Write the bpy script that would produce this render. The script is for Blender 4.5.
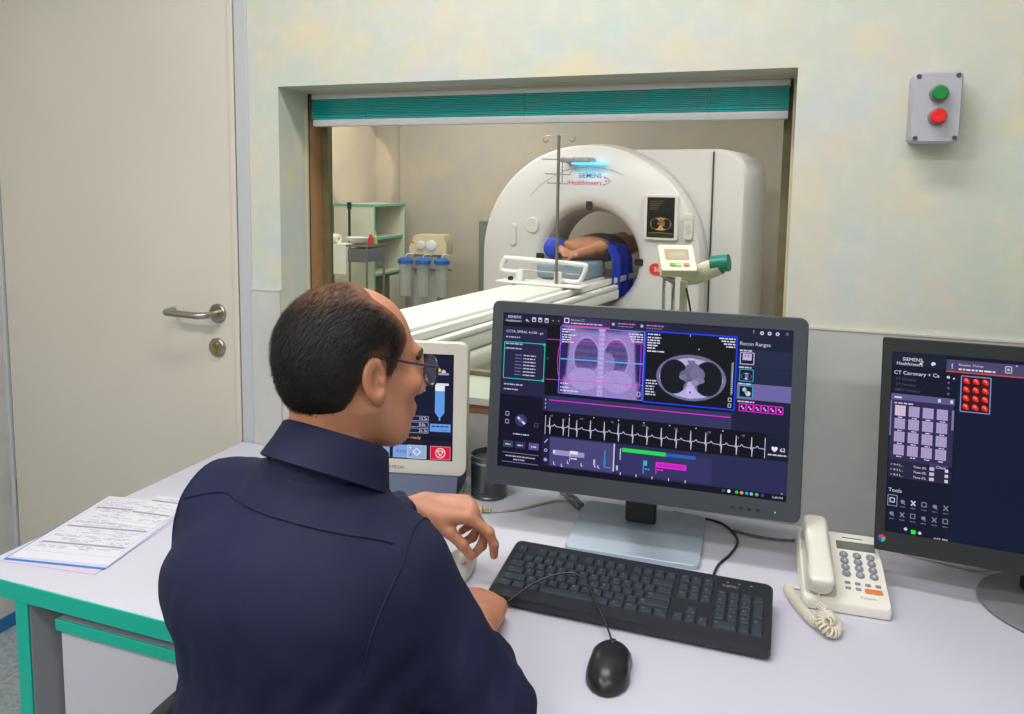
import bpy, bmesh, math, random
import numpy as np
from mathutils import Vector, Matrix, Euler
from mathutils.bvhtree import BVHTree
from math import sin, cos, pi, radians

for o in list(bpy.data.objects): bpy.data.objects.remove(o)
SC = bpy.context.scene
COL = SC.collection

# ------------------------------------------------------------------ camera
FPX = 774.4
YAW, PITCH, ROLL = -0.34870, 0.10423, 0.01195
Fv = Vector((sin(YAW)*cos(PITCH), cos(YAW)*cos(PITCH), -sin(PITCH)))
r0 = Vector((cos(YAW), -sin(YAW), 0)); u0 = r0.cross(Fv)
Rv = r0*cos(ROLL)+u0*sin(ROLL); Uv = -r0*sin(ROLL)+u0*cos(ROLL)
cam = bpy.data.cameras.new('camera'); camo = bpy.data.objects.new('camera', cam); COL.objects.link(camo)
camo.matrix_world = Matrix(((Rv.x, Uv.x, -Fv.x, 0), (Rv.y, Uv.y, -Fv.y, 0), (Rv.z, Uv.z, -Fv.z, 1.46), (0, 0, 0, 1)))
cam.sensor_fit = 'HORIZONTAL'; cam.sensor_width = 36; cam.lens = FPX/1024*36
cam.shift_x = (512-504)/1024; cam.shift_y = (264.3-357)/1024
cam.clip_start = 0.02; cam.clip_end = 60
SC.camera = camo

# ------------------------------------------------------------------ light and exposure
vs = SC.view_settings
vs.view_transform = 'Standard'; vs.look = 'None'; vs.gamma = 1.0; vs.use_curve_mapping = False
vs.exposure = -0.12
world = bpy.data.worlds.new('world'); SC.world = world; world.use_nodes = True
world.node_tree.nodes['Background'].inputs[0].default_value = (0.55, 0.6, 0.68, 1)
world.node_tree.nodes['Background'].inputs[1].default_value = 0.05
def area_light(name, loc, sx, sy, power, color=(1, 1, 1), rot=(0, 0, 0)):
    l = bpy.data.lights.new(name, 'AREA'); l.shape = 'RECTANGLE'; l.size = sx; l.size_y = sy
    l.energy = power; l.color = color
    o = bpy.data.objects.new(name, l); COL.objects.link(o); o.location = loc; o.rotation_euler = rot
    return o
CEIL = 2.75
LAMPS = [(-0.45, 0.98, 1.1), (-1.5, -0.30, 1.6), (0.6, -0.35, 0.95), (-0.45, -1.2, 1.0)]     # ceiling panels of the control room
SCAN_LAMPS = [(-3.0, 3.9, 1.0), (-1.3, 3.6, 1.0), (-2.6, 5.9, 0.8), (0.3, 4.6, 0.9)]
for i, (x, y, k) in enumerate(LAMPS):
    area_light('ceiling_lamp_light', (x, y, CEIL-0.035), 1.1, 0.24, 19*k, (1.0, 0.98, 0.975))
for i, (x, y, k) in enumerate(SCAN_LAMPS):
    area_light('scan_lamp_light', (x, y, CEIL-0.035), 1.1, 0.55, 45*k, (1.0, 0.985, 0.985))

# ------------------------------------------------------------------ helpers
def lin(c):
    c = c/255.0
    return c/12.92 if c <= 0.04045 else ((c+0.055)/1.055)**2.4
def rgb(r, g, b): return (lin(r), lin(g), lin(b), 1.0)
MATS = {}
def mat(name, col, rough=0.5, metal=0.0, noise=None, bump=None, emit=None, spec=None, sss=None, coat=None, alpha=None, trans=None):
    """noise=(scale, amount, col2) mixes a second colour; bump=(scale, strength)"""
    if name in MATS: return MATS[name]
    m = bpy.data.materials.new(name); m.use_nodes = True
    nt = m.node_tree; b = nt.nodes['Principled BSDF']
    c = rgb(*col) if max(col) > 1 else (*col, 1)
    b.inputs['Base Color'].default_value = c
    b.inputs['Roughness'].default_value = rough; b.inputs['Metallic'].default_value = metal
    if spec is not None: b.inputs['Specular IOR Level'].default_value = spec
    if coat: b.inputs['Coat Weight'].default_value = coat
    if sss:
        b.inputs['Subsurface Weight'].default_value = sss; b.inputs['Subsurface Radius'].default_value = (0.02, 0.008, 0.004)
        b.inputs['Subsurface Scale'].default_value = 0.5
    if trans: b.inputs['Transmission Weight'].default_value = trans
    if alpha is not None: b.inputs['Alpha'].default_value = alpha
    if noise or bump:
        tc = nt.nodes.new('ShaderNodeTexCoord')
    if noise:
        sc, am, c2 = noise
        n = nt.nodes.new('ShaderNodeTexNoise'); n.inputs['Scale'].default_value = sc; n.inputs['Detail'].default_value = 4
        nt.links.new(tc.outputs['Object'], n.inputs['Vector'])
        rp = nt.nodes.new('ShaderNodeMapRange'); rp.inputs[1].default_value = 0.35; rp.inputs[2].default_value = 0.65; rp.inputs[4].default_value = am
        nt.links.new(n.outputs['Fac'], rp.inputs[0])
        mx = nt.nodes.new('ShaderNodeMix'); mx.data_type = 'RGBA'
        mx.inputs[6].default_value = c; mx.inputs[7].default_value = rgb(*c2)
        nt.links.new(rp.outputs[0], mx.inputs[0]); nt.links.new(mx.outputs[2], b.inputs['Base Color'])
    if bump:
        sc, st = bump
        n2 = nt.nodes.new('ShaderNodeTexNoise'); n2.inputs['Scale'].default_value = sc; n2.inputs['Detail'].default_value = 3
        nt.links.new(tc.outputs['Object'], n2.inputs['Vector'])
        bp = nt.nodes.new('ShaderNodeBump'); bp.inputs['Strength'].default_value = st; bp.inputs['Distance'].default_value = 0.01
        nt.links.new(n2.outputs['Fac'], bp.inputs['Height']); nt.links.new(bp.outputs[0], b.inputs['Normal'])
    if emit:
        b.inputs['Emission Color'].default_value = rgb(*emit[0]); b.inputs['Emission Strength'].default_value = emit[1]
    MATS[name] = m
    return m

def link(o, parent=None):
    COL.objects.link(o)
    if parent is not None: o.parent = parent
    return o
def tag(o, label=None, cat=None, group=None, kind=None):
    if label: o['label'] = label
    if cat: o['category'] = cat
    if group: o['group'] = group
    if kind: o['kind'] = kind
    return o
def empty(name, loc=(0, 0, 0), rot=(0, 0, 0), label=None, cat=None, group=None):
    o = bpy.data.objects.new(name, None); o.empty_display_size = 0.05
    o.location = loc; o.rotation_euler = rot
    COL.objects.link(o)
    return tag(o, label, cat, group)
def copy_tree(o, parent=None):
    kids = list(o.children)
    c = o.copy(); COL.objects.link(c); c.parent = parent
    for k in kids: copy_tree(k, c)
    return c

class MB:
    def __init__(s): s.v = []; s.f = []; s.c = []
    def add(s, vs_, fs, M=None, col=None):
        n = len(s.v)
        for p in vs_:
            p = Vector(p)
            if M is not None: p = M @ p
            s.v.append(tuple(p))
        for f in fs:
            s.f.append(tuple(i+n for i in f)); s.c.append(col)
        return s
    def box(s, c, d, bev=0.0, seg=2, M=None):
        x, y, z = d[0]/2, d[1]/2, d[2]/2
        if bev <= 0:
            vs_ = [(c[0]+i*x, c[1]+j*y, c[2]+k*z) for i in (-1, 1) for j in (-1, 1) for k in (-1, 1)]
            fs = [(0, 1, 3, 2), (4, 6, 7, 5), (0, 4, 5, 1), (2, 3, 7, 6), (0, 2, 6, 4), (1, 5, 7, 3)]
            return s.add(vs_, fs, M)
        bm = bmesh.new(); bmesh.ops.create_cube(bm, size=1.0)
        for v in bm.verts: v.co = Vector((v.co.x*d[0], v.co.y*d[1], v.co.z*d[2]))
        bmesh.ops.bevel(bm, geom=bm.edges[:], offset=min(bev, min(d)*0.49), segments=seg, affect='EDGES', profile=0.5)
        bm.verts.index_update()
        s.add([v.co+Vector(c) for v in bm.verts], [[v.index for v in f.verts] for f in bm.faces], M); bm.free()
        return s
    def mn(s, a, b, bev=0.0, seg=2, M=None):   # box from min/max corners
        return s.box([(a[i]+b[i])/2 for i in range(3)], [b[i]-a[i] for i in range(3)], bev, seg, M)
    def cyl(s, p0, p1, r0, r1=None, seg=16, M=None):
        r1 = r0 if r1 is None else r1
        return s.tube([p0, p1], [r0, r1], seg, M=M)
    def tube(s, pts, r, seg=8, closed=False, caps=True, M=None):
        pts = [Vector(p) for p in pts]; n = len(pts)
        rs = r if isinstance(r, (list, tuple)) else [r]*n
        vs_ = []; fs = []; nrm = None
        for i, p in enumerate(pts):
            if closed: t = (pts[(i+1) % n]-pts[i-1])
            else: t = pts[min(i+1, n-1)]-pts[max(i-1, 0)]
            t = t.normalized() if t.length > 1e-9 else Vector((0, 0, 1))
            if nrm is None:
                a = Vector((0, 0, 1)) if abs(t.z) < 0.9 else Vector((1, 0, 0))
                nrm = (a - t*a.dot(t)).normalized()
            else:
                nrm = nrm - t*nrm.dot(t)
                nrm = nrm.normalized() if nrm.length > 1e-6 else Vector((1, 0, 0))
            bn = t.cross(nrm)
            for k in range(seg):
                a = 2*pi*k/seg
                vs_.append(p+(nrm*cos(a)+bn*sin(a))*rs[i])
        m = n if closed else n-1
        for i in range(m):
            j = (i+1) % n
            for k in range(seg):
                l = (k+1) % seg
                fs.append((i*seg+k, i*seg+l, j*seg+l, j*seg+k))
        if caps and not closed:
            fs.append(tuple(range(seg-1, -1, -1))); fs.append(tuple((n-1)*seg+k for k in range(seg)))
        return s.add(vs_, fs, M)
    def lathe(s, prof, seg=32, M=None, closed=False):
        n = len(prof); vs_ = []; fs = []
        for k in range(seg):
            a = 2*pi*k/seg
            for r, z in prof: vs_.append((r*cos(a), r*sin(a), z))
        for k in range(seg):
            l = (k+1) % seg
            for i in range(n if closed else n-1):
                j = (i+1) % n
                fs.append((k*n+i, l*n+i, l*n+j, k*n+j))
        if not closed:
            if prof[0][0] > 1e-6: fs.append(tuple(k*n for k in range(seg-1, -1, -1)))
            if prof[-1][0] > 1e-6: fs.append(tuple(k*n+n-1 for k in range(seg)))
        return s.add(vs_, fs, M)
    def prism(s, poly, z0, z1, M=None, inset=0.0):
        n = len(poly); c = (sum(p[0] for p in poly)/n, sum(p[1] for p in poly)/n)
        rings = [(z0, 0), (z1, 0)] if not inset else [(z0, 0), (z1-inset, 0), (z1, inset)]
        vs_ = []
        for z, ins in rings:
            for p in poly:
                dx, dy = p[0]-c[0], p[1]-c[1]; L = math.hypot(dx, dy) or 1
                vs_.append((p[0]-dx/L*ins, p[1]-dy/L*ins, z))
        fs = [tuple(range(n-1, -1, -1)), tuple((len(rings)-1)*n+k for k in range(n))]
        for q in range(len(rings)-1):
            for k in range(n):
                l = (k+1) % n
                fs.append((q*n+k, q*n+l, (q+1)*n+l, (q+1)*n+k))
        return s.add(vs_, fs, M)
    def mesh(s, name):
        me = bpy.data.meshes.new(name); me.from_pydata(s.v, [], s.f); me.validate(); me.update()
        return me
    def build(s, name, m, parent=None, smooth=35, label=None, cat=None, group=None, kind=None, loc=None, rot=None):
        me = s.mesh(name)
        if m is not None: me.materials.append(m)
        bm = bmesh.new(); bm.from_mesh(me); bmesh.ops.recalc_face_normals(bm, faces=bm.faces); bm.to_mesh(me); bm.free()
        if smooth:
            for p in me.polygons: p.use_smooth = True
            me.set_sharp_from_angle(angle=radians(smooth))
        o = bpy.data.objects.new(name, me)
        if loc: o.location = loc
        if rot: o.rotation_euler = rot
        link(o, parent)
        return tag(o, label, cat, group, kind)

def rrect(w, h, r, seg=4):
    pts = []
    for cx_, cy_, a0 in ((w/2-r, h/2-r, 0), (-w/2+r, h/2-r, 90), (-w/2+r, -h/2+r, 180), (w/2-r, -h/2+r, 270)):
        for i in range(seg+1):
            a = radians(a0+90*i/seg); pts.append((cx_+r*cos(a), cy_+r*sin(a)))
    return pts
def spline(pts, n=8, closed=False):
    P = [Vector(p) for p in pts]; out = []; m = len(P)
    for i in range(m if closed else m-1):
        if closed: a, b, c, d = P[i-1], P[i], P[(i+1) % m], P[(i+2) % m]
        else: a, b, c, d = P[max(i-1, 0)], P[i], P[i+1], P[min(i+2, m-1)]
        for k in range(n):
            t = k/n
            out.append(0.5*((2*b)+(c-a)*t+(2*a-5*b+4*c-d)*t*t+(3*b-a-3*c+d)*t*t*t))
    if not closed: out.append(P[-1])
    return out
UPRIGHT = Matrix.Rotation(pi/2, 4, 'X')       # xy drawing -> xz upright, +z of drawing -> -y (towards viewer)
_tc = {}
def text_geo(txt, size, align='LEFT', bold=0.0):
    key = (txt, align, bold)
    if key not in _tc:
        cu = bpy.data.curves.new('t', 'FONT'); cu.body = txt; cu.size = 1.0; cu.align_x = align; cu.offset = bold; cu.resolution_u = 2
        to = bpy.data.objects.new('t', cu); COL.objects.link(to)
        bpy.context.view_layer.update()
        me = bpy.data.meshes.new_from_object(to.evaluated_get(bpy.context.evaluated_depsgraph_get()))
        _tc[key] = ([tuple(v.co) for v in me.vertices], [tuple(p.vertices) for p in me.polygons])
        bpy.data.objects.remove(to); bpy.data.curves.remove(cu); bpy.data.meshes.remove(me)
    v, f = _tc[key]
    return [(x*size, y*size, 0) for x, y, z in v], f

class UI:
    """flat screen print; coordinates in metres from the upper-left corner of the screen, y down; built in the xz plane facing -y"""
    def __init__(s): s.m = MB(); s.k = 0
    def z(s): s.k += 1; return -0.000004*s.k
    def quad(s, x0, y0, x1, y1, c):
        z = s.z(); s.m.add([(x0, z, -y0), (x1, z, -y0), (x1, z, -y1), (x0, z, -y1)], [(0, 3, 2, 1)], None, c)
    def poly(s, pts, c):
        z = s.z(); s.m.add([(x, z, -y) for x, y in pts], [tuple(range(len(pts)))], None, c)
    def line(s, pts, w, c):
        z = s.z()
        for a, b in zip(pts[:-1], pts[1:]):
            dx, dy = b[0]-a[0], b[1]-a[1]; L = math.hypot(dx, dy) or 1
            nx, ny = -dy/L*w/2, dx/L*w/2
            s.m.add([(a[0]+nx, z, -a[1]-ny), (b[0]+nx, z, -b[1]-ny), (b[0]-nx, z, -b[1]+ny), (a[0]-nx, z, -a[1]+ny)], [(0, 1, 2, 3)], None, c)
    def frame(s, x0, y0, x1, y1, w, c):
        s.line([(x0, y0), (x1, y0), (x1, y1), (x0, y1), (x0, y0)], w, c)
    def disc(s, x, y, r, c, n=14):
        s.poly([(x+r*cos(2*pi*i/n), y+r*sin(2*pi*i/n)) for i in range(n)], c)
    def text(s, x, y, t, size, c, align='LEFT'):
        v, f = text_geo(t, size, align); z = s.z()
        s.m.add([(x+a, z, -y+b) for a, b, _ in v], f, None, c)
    def raster(s, x0, y0, x1, y1, img):
        h, w = img.shape[:2]; z = s.z(); n = len(s.m.v)
        for j in range(h+1):
            for i in range(w+1): s.m.v.append((x0+(x1-x0)*i/w, z, -(y0+(y1-y0)*j/h)))
        for j in range(h):
            for i in range(w):
                a = n+j*(w+1)+i
                s.m.f.append((a, a+w+1, a+w+2, a+1)); s.m.c.append(tuple(img[j, i]))
    def build(s, name, parent, strength=1.0, loc=(0, 0, 0), rot=(0, 0, 0)):
        me = bpy.data.meshes.new(name); me.from_pydata(s.m.v, [], s.m.f)
        at = me.color_attributes.new('Col', 'FLOAT_COLOR', 'CORNER')
        arr = np.ones((len(me.loops), 4), dtype=np.float32); k = 0
        for f, c in zip(s.m.f, s.m.c):
            arr[k:k+len(f), :3] = [lin(q) for q in c[:3]]; k += len(f)
        at.data.foreach_set('color', arr.ravel())
        mname = 'screen_glow_%g' % strength
        if mname not in MATS:
            mm = bpy.data.materials.new(mname); mm.use_nodes = True; nt = mm.node_tree
            b = nt.nodes['Principled BSDF']; b.inputs['Base Color'].default_value = (0.004, 0.004, 0.005, 1); b.inputs['Roughness'].default_value = 0.35
            b.inputs['Specular IOR Level'].default_value = 0.12
            a = nt.nodes.new('ShaderNodeAttribute'); a.attribute_name = 'Col'
            nt.links.new(a.outputs['Color'], b.inputs['Emission Color']); b.inputs['Emission Strength'].default_value = strength
            MATS[mname] = mm
        me.materials.append(MATS[mname])
        o = bpy.data.objects.new(name, me); o.location = loc; o.rotation_euler = rot
        return link(o, parent)

# ---- implicit surfaces (numpy), turned into meshes by surface nets
def smin(a, b, k):
    h = np.clip(0.5+0.5*(b-a)/k, 0, 1)
    return b*(1-h)+a*h-k*h*(1-h)
def smax(a, b, k): return -smin(-a, -b, k)
def sd_cap(P, a, b, ra, rb):
    a = np.array(a, float); b = np.array(b, float); ab = b-a
    t = np.clip(((P-a)@ab)/max(ab@ab, 1e-12), 0, 1)
    d = P-a-t[:, None]*ab
    return np.sqrt((d*d).sum(1))-(ra+(rb-ra)*t)
def sd_ell(P, c, r, Rm=None):
    q = P-np.array(c, float)
    if Rm is not None: q = q@Rm
    r = np.array(r, float)
    k0 = np.sqrt(((q/r)**2).sum(1)); k1 = np.sqrt(((q/(r*r))**2).sum(1))
    return k0*(k0-1)/np.maximum(k1, 1e-9)
def vnoise(P, s, seed=0):
    rs = np.random.RandomState(seed); out = np.zeros(len(P))
    for i in range(6):
        k = rs.normal(size=3)*s; ph = rs.uniform(0, 6.28)
        out += np.sin(P@k+ph)
    return out/6
def surface_net(fn, lo, hi, h):
    lo = np.array(lo, float); hi = np.array(hi, float)
    n = np.ceil((hi-lo)/h).astype(int)+1
    ax = [lo[i]+h*np.arange(n[i]) for i in range(3)]
    G = np.stack(np.meshgrid(*ax, indexing='ij'), -1).reshape(-1, 3)
    V = np.concatenate([fn(G[i:i+200000]) for i in range(0, len(G), 200000)]).reshape(n)
    neg = V < 0
    acc = np.zeros((n[0]-1, n[1]-1, n[2]-1, 3)); cnt = np.zeros((n[0]-1, n[1]-1, n[2]-1))
    m0, m1, m2 = n-1
    for axis in range(3):
        oth = [i for i in range(3) if i != axis]
        for da in (0, 1):
            for db in (0, 1):
                off = [0, 0, 0]; off[oth[0]] = da; off[oth[1]] = db
                o2 = list(off); o2[axis] = 1
                A = V[off[0]:off[0]+m0, off[1]:off[1]+m1, off[2]:off[2]+m2]; B = V[o2[0]:o2[0]+m0, o2[1]:o2[1]+m1, o2[2]:o2[2]+m2]
                cr = (A < 0) != (B < 0)
                t = np.where(cr, A/np.where(cr, A-B, 1), 0)
                for i in range(3):
                    acc[..., i] += np.where(cr, off[i]+(t if i == axis else 0), 0)
                cnt += cr
    act = cnt > 0
    idx = -np.ones(act.shape, int); ii = np.argwhere(act); idx[act] = np.arange(len(ii))
    verts = lo+h*(ii+acc[act]/cnt[act][:, None])
    faces = []
    for axis in range(3):
        a, b = [(1, 2), (2, 0), (0, 1)][axis]
        s0 = [slice(1, -1)]*3; s0[axis] = slice(0, -1)
        s1 = [slice(1, -1)]*3; s1[axis] = slice(1, None)
        N0 = neg[tuple(s0)]; N1 = neg[tuple(s1)]
        for flip in (False, True):
            q = np.argwhere((N0 & ~N1) if not flip else (~N0 & N1))
            if not len(q): continue
            base = q.copy(); base[:, a] += 1; base[:, b] += 1
            def cell(da, db):
                c = base.copy(); c[:, a] -= da; c[:, b] -= db
                return idx[c[:, 0], c[:, 1], c[:, 2]]
            Q = np.stack([cell(1, 1), cell(0, 1), cell(0, 0), cell(1, 0)], 1)
            if flip: Q = Q[:, ::-1]
            faces.append(Q)
    F = np.concatenate(faces); F = F[(F >= 0).all(1)]
    return verts, F
def net_obj(name, parts, m, parent=None, label=None, cat=None, group=None, smoothit=0):
    """parts = [(fn, lo, hi, h), ...] joined in one mesh"""
    VV = []; FF = []; k = 0
    for pt_ in parts:
        fn, lo, hi, h = pt_[:4]
        v, f = surface_net(fn, lo, hi, h)
        if len(pt_) > 4: Mx = np.array(pt_[4]); v = v@Mx[:3, :3].T+Mx[:3, 3]
        VV.append(v); FF.append(f+k); k += len(v)
    V = np.concatenate(VV); Fc = np.concatenate(FF)
    me = bpy.data.meshes.new(name)
    me.vertices.add(len(V)); me.vertices.foreach_set('co', V.astype(np.float32).ravel())
    me.loops.add(len(Fc)*4); me.loops.foreach_set('vertex_index', Fc.astype(np.int32).ravel())
    me.polygons.add(len(Fc)); me.polygons.foreach_set('loop_start', np.arange(0, len(Fc)*4, 4, dtype=np.int32))
    me.update(calc_edges=True); me.validate()
    if smoothit:
        bm = bmesh.new(); bm.from_mesh(me)
        for _ in range(smoothit): bmesh.ops.smooth_vert(bm, verts=bm.verts, factor=0.5, use_axis_x=True, use_axis_y=True, use_axis_z=True)
        bm.to_mesh(me); bm.free()
    for p in me.polygons: p.use_smooth = True
    if m: me.materials.append(m)
    o = bpy.data.objects.new(name, me); link(o, parent)
    return tag(o, label, cat, group)

# ================================================================== setting
YW, YB = 1.732, 1.95          # faces of the wall with the window
WX0, WX1, WZ0, WZ1 = -1.264, 0.008, 0.925, 1.704
XL, XR, YR = -2.325, 1.75, -1.7
SX0, SX1, SY1 = -4.05, 2.4, 7.2

def mottled(name, cols, scale, bump=0.05, rough=0.7):
    m = bpy.data.materials.new(name); m.use_nodes = True; nt = m.node_tree; b = nt.nodes['Principled BSDF']
    b.inputs['Roughness'].default_value = rough; b.inputs['Specular IOR Level'].default_value = 0.25
    tc = nt.nodes.new('ShaderNodeTexCoord'); prev = None
    mp = nt.nodes.new('ShaderNodeMapping'); nt.links.new(tc.outputs['Object'], mp.inputs[0])
    for i, (c, sc, lo, hi, am) in enumerate(cols):
        if prev is None:
            rg = nt.nodes.new('ShaderNodeRGB'); rg.outputs[0].default_value = rgb(*c); prev = rg.outputs[0]; continue
        n = nt.nodes.new('ShaderNodeTexNoise'); n.noise_dimensions = '4D'; n.inputs['W'].default_value = i*7.3
        n.inputs['Scale'].default_value = sc; n.inputs['Detail'].default_value = 3.5; n.inputs['Roughness'].default_value = 0.55
        nt.links.new(mp.outputs[0], n.inputs['Vector'])
        r = nt.nodes.new('ShaderNodeMapRange'); r.interpolation_type = 'SMOOTHSTEP'
        r.inputs[1].default_value = lo; r.inputs[2].default_value = hi; r.inputs[4].default_value = am
        nt.links.new(n.outputs['Fac'], r.inputs[0])
        mx = nt.nodes.new('ShaderNodeMix'); mx.data_type = 'RGBA'
        nt.links.new(r.outputs[0], mx.inputs[0]); nt.links.new(prev, mx.inputs[6]); mx.inputs[7].default_value = rgb(*c)
        prev = mx.outputs[2]
    nt.links.new(prev, b.inputs['Base Color'])
    n = nt.nodes.new('ShaderNodeTexNoise'); n.inputs['Scale'].default_value = 60; n.inputs['Detail'].default_value = 4
    nt.links.new(tc.outputs['Object'], n.inputs['Vector'])
    bp = nt.nodes.new('ShaderNodeBump'); bp.inputs['Strength'].default_value = bump; bp.inputs['Distance'].default_value = 0.01
    nt.links.new(n.outputs['Fac'], bp.inputs['Height']); nt.links.new(bp.outputs[0], b.inputs['Normal'])
    return m
M_wall = mottled('sponged_wall_paint', [((200, 199, 188), 0, 0, 0, 0), ((188, 200, 188), 4.2, 0.42, 0.60, 0.7), ((216, 203, 168), 5.2, 0.48, 0.68, 0.75),
                                       ((188, 198, 205), 6.0, 0.48, 0.68, 0.7), ((214, 194, 176), 7.5, 0.54, 0.72, 0.5), ((206, 206, 196), 22, 0.45, 0.7, 0.5)], 1)
M_scan = mottled('scan_room_wallpaper', [((186, 177, 166), 0, 0, 0, 0), ((176, 172, 168), 3.0, 0.4, 0.65, 0.8), ((196, 183, 162), 2.2, 0.48, 0.7, 0.6), ((160, 158, 152), 40, 0.5, 0.75, 0.3)], 1, 0.015)
M_wains = mottled('grey_wall_panel', [((190, 190, 188), 0, 0, 0, 0), ((178, 180, 180), 6, 0.4, 0.65, 0.7), ((200, 200, 198), 14, 0.5, 0.7, 0.6)], 1, 0.02, 0.45)
M_floor = mottled('speckled_vinyl', [((150, 160, 164), 0, 0, 0, 0), ((128, 140, 146), 60, 0.45, 0.6, 0.9), ((172, 178, 180), 90, 0.55, 0.65, 0.8)], 1, 0.01, 0.4)
M_sfloor = mottled('green_grey_vinyl', [((150, 158, 140), 0, 0, 0, 0), ((138, 148, 130), 30, 0.45, 0.6, 0.8)], 1, 0.01, 0.35)
M_ceil = mat('ceiling_paint', (225, 224, 218), 0.8)
M_white = mat('white_plastic', (225, 224, 220), 0.4)
M_teal_edge = mat('teal_edging', (0, 178, 156), 0.35)
M_black = mat('black_plastic', (22, 23, 26), 0.4)

fl = MB().mn((XL-0.1, YR-0.1, -0.1), (XR+0.1, YW+0.1, 0)).build('floor', M_floor, kind='structure')
MB().mn((SX0-0.1, YW+0.1, -0.1), (SX1+0.1, SY1+0.1, 0)).build('floor_scan_room', M_sfloor, kind='structure')
MB().mn((SX0-0.2, YR-0.1, CEIL), (SX1+0.2, SY1+0.2, CEIL+0.1)).build('ceiling', M_ceil, kind='structure')
MB().mn((XL-0.1, YR-0.1, 0), (XL, YW, CEIL)).build('wall_left', M_wall, kind='structure')
MB().mn((XR, YR-0.1, 0), (XR+0.1, YW, CEIL)).build('wall_right', M_wall, kind='structure')
MB().mn((XL, YR-0.1, 0), (XR, YR, CEIL)).build('wall_rear', M_wall, kind='structure')
# the wall with door and window: blocks around the two openings
DX0, DX1, DXF, DZ = -2.305, -1.399, -1.358, 2.22
w = MB()
w.mn((DXF, YW, 0), (WX0, YB, CEIL)).mn((WX1, YW, 0), (SX1+0.1, YB, CEIL))
w.mn((WX0, YW, 0), (WX1, YB, WZ0)).mn((WX0, YW, WZ1), (WX1, YB, CEIL))
w.mn((SX0-0.1, YW, DZ+0.045), (DXF, YB, CEIL)).mn((SX0-0.1, YW, 0), (DX0-0.02, YB, DZ+0.045))
wb = w.build('wall_back', M_wall, smooth=0, kind='structure')
# grey wainscot slabs with a slim top trim, each slab its own piece
def slab(x0, x1, z0, z1):
    MB().mn((x0+0.001, YW-0.009, z0), (x1-0.001, YW-0.0005, z1), 0.0015, 1).build('panel', M_wains, wb)
slab(DXF, WX0, 0.0, 1.165)
xs = [WX0, -0.63, WX1]
for a, b in zip(xs[:-1], xs[1:]): slab(a, b, 0, WZ0-0.0265)
for a, b in ((WX1, 0.6), (0.6, 1.2), (1.2, XR)): slab(a, b, 0, 1.165)
M_wtrim = mat('wainscot_cap', (206, 204, 194), 0.4)
MB().mn((WX1, YW-0.011, 1.165), (XR, YW-0.0005, 1.1695)).mn((DXF, YW-0.011, 1.165), (WX0, YW-0.0005, 1.1695)).build('trim_1', M_wtrim, smooth=0, kind='structure')
# scanner room walls
MB().mn((SX0-0.1, YB, 0), (SX0, SY1, CEIL)).build('wall_scan_left', M_scan, kind='structure')
MB().mn((SX0-0.1, SY1, 0), (SX1+0.1, SY1+0.1, CEIL)).build('wall_scan_far', M_scan, kind='structure')
MB().mn((SX1, YB, 0), (SX1+0.1, SY1, CEIL)).build('wall_scan_right', M_scan, kind='structure')
MB().mn((-3.76, 7.17, 0), (SX1, SY1-0.001, CEIL)).build('wall_scan_panel', M_scan, kind='structure')
# blue floor skirting of the left wall
MB().mn((XL+0.0005, YR, 0), (XL+0.012, YW-0.002, 0.045), 0.002, 1).build('baseboard_left', mat('blue_skirting', (30, 105, 165), 0.4), kind='structure')
MB().mn((XL+0.0005, YR, 0.045), (XL+0.009, YW-0.001, 1.165), 0.0015, 1).build('trim_2', M_wains, kind='structure')

# ---- door
M_door = mat('beige_door_laminate', (208, 201, 191), 0.38, noise=(2.5, 0.5, (201, 193, 182)))
M_frame = mat('grey_door_frame', (186, 188, 194), 0.4)
M_steel = mat('brushed_steel', (170, 166, 156), 0.3, 1.0)
M_brass = mat('brass', (190, 150, 60), 0.3, 1.0)
door = MB().mn((DX0+0.004, YW+0.004, 0.008), (DX1-0.007, YW+0.046, DZ), 0.002, 1).build('door_1', M_door, kind='structure')
MB().mn((DX1-0.022, YW-0.003, 0.008), (DX1-0.005, YW+0.004, DZ), 0.002, 1).build('door_lip', M_door, door)
hd = empty('lever_handle'); hd.parent = door; hd.location = (-1.478, YW+0.004, 1.09)
hb = MB(); hb.lathe([(0.0, 0.0), (0.027, 0.0), (0.027, 0.006), (0.024, 0.009), (0, 0.009)], 28, UPRIGHT); hb.build('rosette', M_steel, hd)
hb = MB(); hb.tube(spline([(0, -0.006, 0), (0, -0.03, 0), (-0.006, -0.05, 0), (-0.022, -0.06, 0), (-0.06, -0.062, 0.001), (-0.115, -0.062, 0.002), (-0.132, -0.056, 0.002), (-0.139, -0.04, 0.002), (-0.139, -0.018, 0.002)], 6), 0.0095, 12)
hb.build('lever', M_steel, hd)
lk = empty('lock_escutcheon'); lk.parent = door; lk.location = (-1.482, YW+0.004, 0.993)
MB().lathe([(0.0, 0.0), (0.0265, 0.0), (0.0265, 0.007), (0.023, 0.01), (0, 0.01)], 28, UPRIGHT).build('rosette', M_steel, lk)
b = MB(); b.lathe([(0, 0), (0.009, 0), (0.009, 0.0125), (0, 0.0125)], 18, Matrix.Translation((0, 0, 0.005)) @ UPRIGHT); b.box((0, -0.0055, -0.01), (0.009, 0.013, 0.016), 0.002)
b.build('cylinder', M_brass, lk)
MB().box((0, -0.013, 0.004), (0.0016, 0.001, 0.009)).build('keyhole', M_black, lk)
hg = mat('hinge_metal', (90, 86, 80), 0.4, 1.0)
for z in (0.45, 1.9): MB().cyl((DX0-0.002, YW-0.002, z-0.045), (DX0-0.002, YW-0.002, z+0.045), 0.007, seg=10).build('hinge', M_frame, door)
MB().mn((DX1-0.0035, YW+0.002, 1.115), (DX1+0.001, YW+0.02, 1.165)).build('latch_plate', hg, door)
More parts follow.
